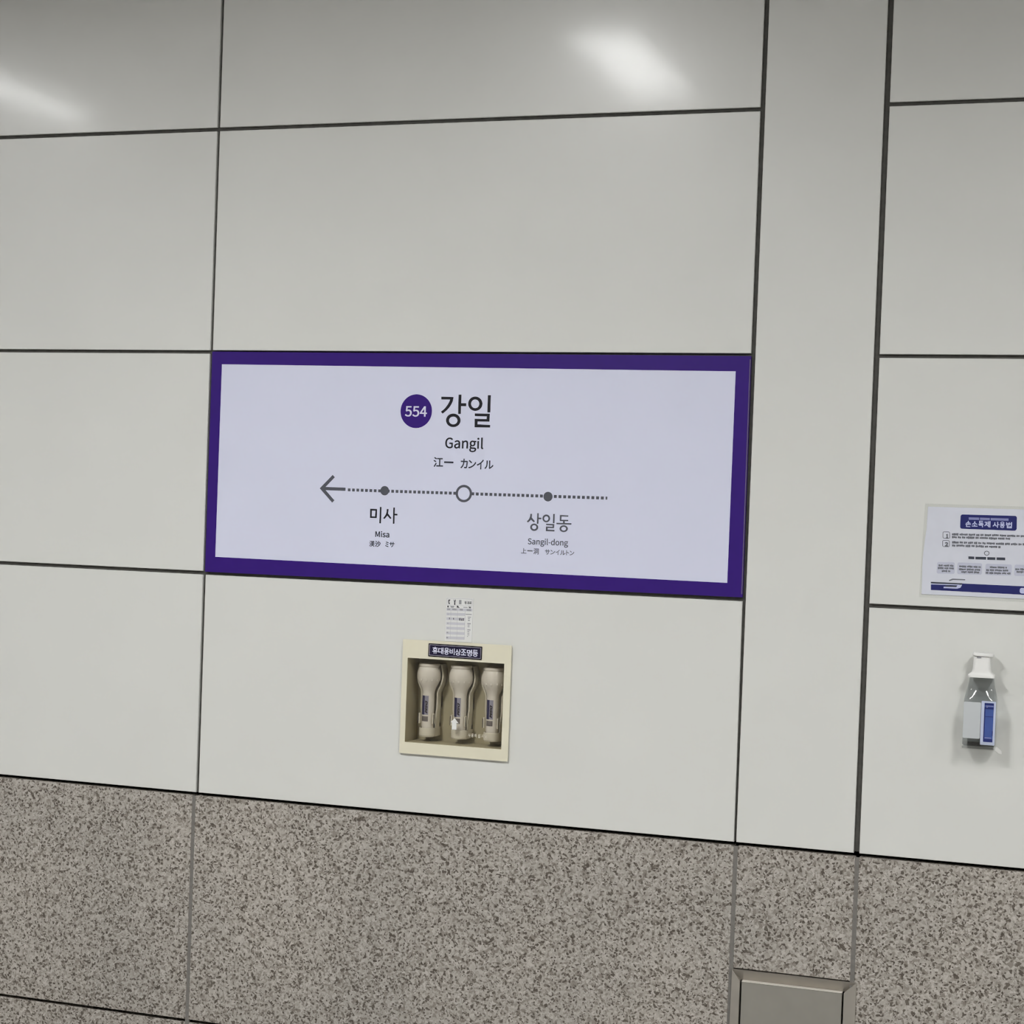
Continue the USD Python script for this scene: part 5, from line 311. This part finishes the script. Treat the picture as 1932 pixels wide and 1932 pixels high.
ZL, PT, HW, HH, X0 = 1.6552, 0.0124007, 0.0037, 0.0037, -1.7587
ring_in = art('open_ring').convex_hull.union(art('dot_a')).union(art('dot_b'))
for k in range(-20, 45):
    x = X0 + k * PT; x1 = min(x + HW, -1.2744)
    if x - HW < -1.9905 or x - HW > -1.2755: continue
    d = rect(x - HW, ZL - HH, x1, ZL + HH).difference(ring_in)
    if d.area > 1e-6: pr('line_dash', d, line_m)
pr('next_stop_lettering', art('misa_korean'), mat_black, label='black name 미사')
pr('next_stop_latin_lettering', art('misa_latin'), mat_midgrey, label='small name Misa')
pr('next_stop_han_lettering', art('misa_han'), mat_midgrey, label='small name 渼沙 ミサ')
pr('previous_stop_lettering', art('sangil_korean'), mat_greyprint, label='grey name 상일동')
pr('previous_stop_latin_lettering', art('sangil_latin'), mat_greyprint, label='small grey name Sangil-dong')
pr('previous_stop_han_lettering', art('sangil_han'), mat_palegrey, label='small grey name 上一洞 サンイルトン')

# ---------------------------------------------------------------- emergency light cabinet
CX0, CX1, CZ0, CZ1 = -1.8108, -1.5112, 0.9725, 1.2705; OX0, OX1, OZ0, OZ1 = -1.7966, -1.5296, 1.0023, 1.2227
YB = 0.078
cb = thing('emergency_light_cabinet', 'square cream wall cabinet with a clear window and a navy nameplate, below the station sign', 'cabinet', (-1.661, 0.0, CZ0))
win = rect(OX0, OZ0, OX1, OZ1)
fr = rrect(CX0, CX1, CZ0, CZ1, 0.002).difference(win)
fm = ext(fr, -0.0075, 0.002)
rim = rrect(CX0 + .003, CX1 - .003, CZ0 + .003, CZ1 - .003, 0.002).difference(rect(OX0 - .002, OZ0 - .002, OX1 + .002, OZ1 + .002))
obj('frame', [fm, ext(rim, -0.0055, 0.0065)], mat_cream, cb)
t = 0.0015
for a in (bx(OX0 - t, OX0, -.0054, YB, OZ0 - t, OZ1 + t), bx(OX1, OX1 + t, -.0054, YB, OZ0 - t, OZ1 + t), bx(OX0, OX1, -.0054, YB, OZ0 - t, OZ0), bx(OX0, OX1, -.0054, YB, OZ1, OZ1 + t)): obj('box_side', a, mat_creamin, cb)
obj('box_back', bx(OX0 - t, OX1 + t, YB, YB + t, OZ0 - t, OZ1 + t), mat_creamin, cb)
plq = Polygon([(-1.7386, 1.2299), (-1.5910, 1.2289), (-1.5907, 1.2631), (-1.7384, 1.2637)]).buffer(-.0015).buffer(.0015)
pl = obj('nameplate', ext(plq, -0.0092, 0.0017), mat_blackplate, cb, label='black and navy nameplate reading 휴대용비상조명등')
ln = plq.buffer(-.0028)
obj('plate_line', ext(ln.difference(ln.buffer(-.0013)), -0.0096, 0.0005), mat_silverline, pl)
obj('plate_field', ext(ln.buffer(-.0013), -0.0094, 0.0003), mat_navyplate, pl)
obj('plate_lettering', ext(art('plate_text'), -0.0098, 0.0005), mat_whitetext, pl, label='white lettering 휴대용비상조명등')
cv = obj('cover', bx(OX0 + .0005, OX1 - .0005, -.0035, -.0015, OZ0 + .0005, OZ1 - .0005), mat_acrylic, cb, label='clear acrylic cover')
obj('cover_arrow', ext(art('cover_arrow'), -0.0040, 0.0005), mat_white, cv, label='white arrow pointing up')
obj('cover_lettering', ext(art('cover_text'), -0.0039, 0.0004), plain('cover_ink', lin(214, 208, 192), 0.5, 0.3), cv, label='small white lettering 사용하십시오')
# flashlight profile (radius, height above the flashlight's foot)
FX0, FDX, FY, FZ = -1.7510, 0.0897, 0.036, 1.0200
body_prof = [(0.0, 0.0), (0.0142, 0.0), (0.0155, 0.002), (0.0155, 0.020), (0.0160, 0.0215), (0.0160, 0.100), (0.0160, 0.111), (0.0172, 0.118), (0.0202, 0.126), (0.0248, 0.1340), (0.0284, 0.1420), (0.0304, 0.1495), (0.0310, 0.157), (0.0304, 0.165), (0.0288, 0.172), (0.0268, 0.1780), (0.0258, 0.1790)]
rim_prof = [(0.0258, 0.1792), (0.0262, 0.1808), (0.0272, 0.1815), (0.0276, 0.183), (0.0272, 0.1868), (0.0258, 0.188), (0.0, 0.188)]
def holder_outline(off, z0, z1):
    pts = [(0.0175, 0.0), (0.0175, 0.030), (0.0178, 0.048), (0.0187, 0.060), (0.0202, 0.071), (0.0202, 0.100), (0.0204, 0.112), (0.0228, 0.1205), (0.0268, 0.128), (0.0306, 0.137), (0.0329, 0.147), (0.0335, 0.157), (0.0327, 0.166), (0.0305, 0.176), (0.0288, 0.184)]
    p = Polygon([(-x, z) for x, z in pts] + [(x, z) for x, z in reversed(pts)])
    return p.buffer(off, join_style=2).intersection(rect(-1, z0, 1, z1))
for k in range(3):
    cx = FX0 + k * FDX
    from shapely import affinity as af
    o = af.translate(holder_outline(0.0035, -0.0035, 0.186), cx, FZ); i_ = af.translate(holder_outline(0.0, 0.0, 1), cx, FZ)
    cup = [lathe([(0.0178, 1.018 + .002), (0.0205, 1.0178), (0.0218, 1.0195), (0.0218, 1.038), (0.0208, 1.0395), (0.0180, 1.0395), (0.0180, 1.0195)], cx, FY, 28, -1.75, 1.75), bx(cx - .0205, cx + .0205, FY, YB, 1.0165, 1.0195), bx(cx - .0216, cx - .018, FY, YB, 1.0165, 1.0395), bx(cx + .018, cx + .0216, FY, YB, 1.0165, 1.0395)]
    cup.append(lathe([(0.0, 1.0165), (0.0205, 1.0165), (0.0205, 1.0195), (0.0, 1.0195)], cx, FY, 28, -math.pi / 2, math.pi / 2))
    h = obj('flashlight_holder', [ext(o.difference(i_), 0.043, YB - 0.043), ext(o, YB - 0.010, 0.010)] + cup, mat_holder, cb, smooth=35)
    for sd in (-1, 1):
        a = cx + sd * 0.0190
        obj('clip', rbox(a - .0022, a + .0022, 0.022, 0.032, FZ + .030, FZ + .058, .0015), mat_holder, h, smooth=35)
        obj('clip_slot', bx(cx + sd * .0216 - .0006, cx + sd * .0216 + .0006, 0.0212, 0.0222, FZ + .031, FZ + .055), mat_ink, h)
def flashlight(k, label):
    cx = FX0 + k * FDX
    t = thing('flashlight', label, 'flashlight', (cx, FY, FZ), group='portable emergency flashlights in the wall cabinet')
    b = obj('body', lathe([(r, FZ + z) for r, z in body_prof], cx, FY, 48), mat_plastic, t, smooth=40)
    for j in range(12):
        a = j * math.pi / 6 + 0.13; m = trimesh.creation.icosphere(1, 0.0024); m.apply_scale((1, .5, 1.7))
        m.apply_transform(trimesh.transformations.rotation_matrix(a, (0, 0, 1))); m.apply_translation((cx + .0296 * math.sin(a), FY - .0296 * math.cos(a), FZ + .1455)); 
        obj('grip_bump', m, mat_plastic, b, smooth=60)
    obj('lens_ring', lathe([(r, FZ + z) for r, z in rim_prof], cx, FY, 48), mat_plastic, t, smooth=40)
    R = 0.0161
    lab = obj('label', wrap(rect(-.0137, FZ + .0540, .0065, FZ + .1040), cx, FY, R, .0003), mat_label, t, label='grey label with a navy stripe')
    obj('label_stripe', wrap(rect(-.0137, FZ + .0540, -.0040, FZ + .1040), cx, FY, R + .0002, .0003), mat_navylabel, lab)
    g = af.affine_transform(art('logo_unit', 1e-3), [1, 0.25, 0, 1, 0, 0]); a0, b0, a1, b1 = g.bounds
    g = af.scale(af.translate(g, -a0, -b0), 0.034 / (a1 - a0), 0.0068 / (b1 - b0), origin=(0, 0)); g = af.rotate(g, -90, origin=(0, 0))
    obj('label_lettering', wrap(af.translate(g, -.0025, FZ + .0915), cx, FY, R + .0003, .0003), mat_ink, lab)
    obj('rating_label', wrap(rect(-.0137, FZ + .0365, .0062, FZ + .0500), cx, FY, R, .0003), mat_taupe, t, label='small dark grey label')
    return t
for k, lb in enumerate(('leftmost of the three ivory flashlights standing in the cream cabinet', 'middle ivory flashlight in the cabinet, behind the white arrow on the cover', 'rightmost of the three ivory flashlights, partly hidden by the cabinet frame')):
    flashlight(k, lb)

# ---------------------------------------------------------------- inspection record above the cabinet
tg = thing('inspection_record', 'small white paper inspection table taped to the wall just above the cream cabinet', 'notice', (-1.66, 0.0, 1.2785))
obj('paper', ext(Polygon([(-1.6972, 1.2712), (-1.6223, 1.2712), (-1.6226, 1.3856), (-1.6963, 1.3848)]), -0.0010, 0.0008), mat_paper, tg)
tp = lambda n, a, m, y: obj(n, ext(art(a), y, 0.0002), m, tg, kind='stuff')
tp('row_band', 'tag_bands', mat_band, -.0012); tp('table_line', 'tag_lines', mat_tagline, -.00125); tp('grey_print', 'tag_grey', mat_taggrey, -.0013); tp('dark_print', 'tag_dark', mat_tagdark, -.00135)
obj('title_lettering', ext(art('tag_title'), -.00135, .0002), mat_tagdark, tg, label='title 점검표')

# ---------------------------------------------------------------- hand sanitizer notice
po = thing('sanitizer_notice', 'laminated white notice with a navy heading 손소독제 사용법 above the sanitizer bottle', 'notice', (-0.335, 0.0, 1.447))
film = Polygon([(-0.4945, 1.4432), (-0.178, 1.4432), (-0.178, 1.6665), (-0.4895, 1.6668), (-0.4925, 1.56)])
obj('film', ext(film, -0.0006, 0.0005), mat_film, po, label='clear laminating film')
paper = Polygon([(-0.4893, 1.4508), (-0.1850, 1.4508), (-0.1850, 1.6600), (-0.4825, 1.6596), (-0.4838, 1.605), (-0.4862, 1.585), (-0.4888, 1.552), (-0.4902, 1.53)])
obj('paper', ext(paper, -0.0012, 0.0006), mat_posterpaper, po)
pp = lambda n, a, m, y, lb=None, kind=None: obj(n, ext(art(a), y, 0.00025), m, po, label=lb, kind=kind)
ban = pp('heading_banner', 'poster_banner', mat_posternavy, -.0014, 'navy heading panel')
obj('subtitle_print', ext(art('poster_pale'), -.0016, .00025), mat_posterpale, ban, kind='stuff'); obj('heading_lettering', ext(art('poster_title'), -.0016, .00025), mat_posterwhite, ban, label='white heading 손소독제 사용법')
for g in polys(art('poster_digits')): obj('step_number', ext(g, -.0014, .00025), mat_postergrey, po)
for g in polys(art('poster_boxes')): obj('text_box', ext(g, -.00135, .00025), mat_posterbox, po)
pp('text_print', 'poster_text', mat_postergrey, -.0016, kind='stuff'); pp('caption_print', 'poster_head', mat_posterdark, -.0016, kind='stuff')
bar = pp('footer_bar', 'poster_bar', mat_posternavy, -.0014)
for g in polys(art('poster_swoosh')): obj('footer_mark', ext(g, -.0016, .00025), mat_posterwhite, bar)
for g in polys(art('poster_dark')): obj('footer_line', ext(g, -.0017, .00025), mat_posterdark, bar)

# ---------------------------------------------------------------- sanitizer bottle in its wall holder
BX, BY, HW_, HD = -0.3395, -0.0300, 0.0375, 0.0225
def rsec(cx, cy, hw, hd, r, z, n=9, e=0.0):
    """rounded rectangle (e = 0) to ellipse (e = 1) of half sizes hw, hd"""
    r = min(r, hw, hd) * 0.999; out = []
    for qx, qy, a0 in ((1, -1, -90), (1, 1, 0), (-1, 1, 90), (-1, -1, 180)):
        for i in range(n + 1):
            a = math.radians(a0 + 90 * i / n); b = math.radians(a0 + 4 + 82 * i / n)
            x, y = qx * (hw - r) + r * math.cos(a), qy * (hd - r) + r * math.sin(a)
            out.append((cx + x * (1 - e) + hw * math.cos(b) * e, cy + y * (1 - e) + hd * math.sin(b) * e, z))
    return out
def loft(secs, cap=True):
    n = len(secs[0]); V = [p for s in secs for p in s]; F = []
    for k in range(len(secs) - 1):
        for i in range(n):
            j = (i + 1) % n; a, b, c, d = k * n + i, k * n + j, (k + 1) * n + j, (k + 1) * n + i; F += [[a, b, c], [a, c, d]]
    if cap:
        for k, flip in ((0, True), (len(secs) - 1, False)):
            for i in range(1, n - 1): F.append([k * n, k * n + i + 1, k * n + i] if flip else [k * n, k * n + i, k * n + i + 1])
    return trimesh.Trimesh(V, F, process=False)
bt = thing('sanitizer_bottle', 'clear sanitizer bottle with white cap and blue label, below the notice on the wall', 'bottle', (BX, BY, 1.104))
prof = [(1.104, .93, .93, .004, 0), (1.107, 1.0, 1.0, .006, 0), (1.207, 1.0, 1.0, .008, 0), (1.213, .995, .99, .010, .25), (1.219, .975, .96, .012, .6), (1.225, .94, .90, .014, .85), (1.231, .90, .81, .016, 1), (1.237, .86, .72, .016, 1), (1.243, .82, .66, .016, 1), (1.250, .79, .63, .016, 1), (1.262, .74, .61, .016, 1), (1.2665, .72, .60, .016, 1)]
obj('body', loft([rsec(BX, BY, HW_ * a, HD * b, r, z, 9, e) for z, a, b, r, e in prof]), mat_bottle, bt, smooth=50)
cap_prof = [(1.2640, .0300, .0215), (1.2668, .0306, .0218), (1.2700, .0298, .0212), (1.2735, .0258, .0195), (1.2765, .0222, .0185), (1.283, .0206, .018), (1.300, .0194, .0175), (1.3125, .0190, .0172)]
cap = obj('cap', loft([rsec(BX - .0008, BY, a, b, .008, z) for z, a, b in cap_prof]), mat_white, bt, smooth=45, label='white plastic cap')
lid = loft([rsec(BX + .0015, BY, a, b, .010, z) for z, a, b in ((1.3135, .0225, .019), (1.3150, .0238, .020), (1.3190, .0236, .020), (1.3208, .0222, .0185))])
lid.apply_transform(trimesh.transformations.rotation_matrix(math.radians(2.5), (0, 1, 0), (BX, BY, 1.316)))
obj('cap_lid', lid, mat_white, cap, smooth=45); obj('cap_latch', rbox(BX - .012, BX - .002, BY - .0192, BY - .0165, 1.3095, 1.3128, .0012), mat_taggrey, cap)
yl = BY - HD - .0006
fl = obj('clear_label', ext(rrect(BX - HW_ + .001, BX + .0025, 1.1215, 1.2065, .003), yl, .0005), mat_gel, bt, label='frosted clear label')
wl = obj('blue_label', ext(rrect(BX + .0035, BX + .0362, 1.108, 1.2105, .002), yl, .0005), mat_labelwhite, bt, label='white label with a tall blue field')
obj('label_field', ext(rect(BX + .0104, 1.1155, BX + .0315, 1.2062), yl - .0003, .0004), mat_bluelabel, wl)
lx0, lx1 = BX + .0104, BX + .0315
for g in (rect(lx0, 1.2012, lx1, 1.2062), rect(lx0, 1.1155, lx1, 1.1225), rect(lx0, 1.1920, lx1, 1.1965), rect(lx0 + .003, 1.1738, lx1 - .001, 1.1752), rect(lx0, 1.1225, lx0 + .0025, 1.1920), rect(lx1 - .0018, 1.130, lx1, 1.142)): obj('label_stripe', ext(g, yl - .0005, .0004), mat_deepblue, wl)
for g in (rect(lx0 + .003, 1.1982, lx1 - .001, 1.2004), Polygon([(lx0 + .003, 1.1992), (lx0 + .009, 1.1992), (lx0 + .006, 1.1945)]), rect(lx0 + .003, 1.1240, lx1 - .003, 1.1262)): obj('label_mark', ext(g, yl - .0007, .0004), mat_posterpale, wl)
hd = thing('bottle_holder', 'clear acrylic wall holder carrying the sanitizer bottle', 'holder', (BX, 0.0, 1.0975))
obj('back_plate', rbox(BX - .030, BX + .030, -.0048, -.0008, 1.0975, 1.190, .0015), mat_acrylic, hd)
obj('tray', rbox(BX - .0375, BX + .0375, -.0550, -.0050, 1.0975, 1.1030, .0015), mat_tray, hd)
obj('front_lip', rbox(BX - .040, BX + .036, -.0590, -.0553, 1.0955, 1.1150, .0015), mat_acrylic, hd)
tape = Polygon([(np.float64(-0.3104), np.float64(1.0993)), (np.float64(-0.3057), np.float64(1.1022)), (np.float64(-0.2982), np.float64(1.0977)), (np.float64(-0.2901), np.float64(1.0909)), (np.float64(-0.2892), np.float64(1.0834)), (np.float64(-0.2965), np.float64(1.0847)), (np.float64(-0.304), np.float64(1.0904)), (np.float64(-0.3102), np.float64(1.095))])
p = obj('tape_scrap', ext(tape, -0.0012, 0.0010), plain('white_tape', (0.95, 0.95, 0.93), 0.4, 0.4, var=0.01)); tag(p, 'torn scrap of white tape on the wall at the lower right corner of the bottle', 'tape')

# ---------------------------------------------------------------- steel cover low on the wall
ac = thing('access_cover', 'brushed steel frame with a recessed flat door, set low in the granite', 'access cover', (-0.7585, 0.0, 0.1975))
AX0, AX1, AZ0, AZ1 = -0.9122, -0.6050, 0.1975, 0.5060; DX0, DX1, DZ1, DZ0 = -0.8850, -0.6390, 0.4765, 0.2240
def member(pts_out, pts_in, yo, yi, t=0.012):
    """mitred frame bar: outer edge at depth yo, inner edge at depth yi"""
    (a, b), (c, d) = pts_out, pts_in
    V = [(a[0], yo, a[1]), (b[0], yo, b[1]), (c[0], yi, c[1]), (d[0], yi, d[1])]; V += [(x, t, z) for x, y, z in V]
    F = [[0, 1, 2], [0, 2, 3], [4, 6, 5], [4, 7, 6], [0, 4, 5], [0, 5, 1], [1, 5, 6], [1, 6, 2], [2, 6, 7], [2, 7, 3], [3, 7, 4], [3, 4, 0]]
    m = trimesh.Trimesh(V, F, process=False); m.fix_normals(); return m
YO = -0.005
obj('frame_bar', member(((AX0 + .003, AZ1), (AX1, AZ1)), ((DX1 + .0045, DZ1 + .001), (DX0 - .0045, DZ1 + .001)), YO, 0.014, 0.03), mat_steel, ac)
obj('frame_bar', member(((AX0, AZ0), (AX0 + .003, AZ1)), ((DX0 - .0045, DZ1 + .001), (DX0 - .0045, DZ0)), YO, -0.002, 0.03), mat_steel, ac)
obj('frame_bar', member(((AX1, AZ1), (AX1, AZ0)), ((DX1 + .0045, DZ0), (DX1 + .0045, DZ1 + .001)), YO, -0.002, 0.03), mat_steel, ac)
obj('frame_bar', member(((AX1, AZ0), (AX0, AZ0)), ((DX0 - .0045, DZ0), (DX1 + .0045, DZ0)), YO, -0.002, 0.03), mat_steel, ac)
obj('door', slab([(DX0, DZ0 + .003), (DX1, DZ0 + .003), (DX1, DZ1), (DX0, DZ1)], 0.0008, 0.02, y0=-0.001), mat_steeldoor, ac)
obj('door_top_highlight', bx(DX0, DX1, -0.0022, 0.0132, DZ1 + .0001, DZ1 + .0017), plain('painted_highlight', (0.72, 0.68, 0.62), 0.4, 0.5), ac, label='added pale strip painting the highlight along the door top edge')  # added strip; pale colour stands in for light caught on the door's edge
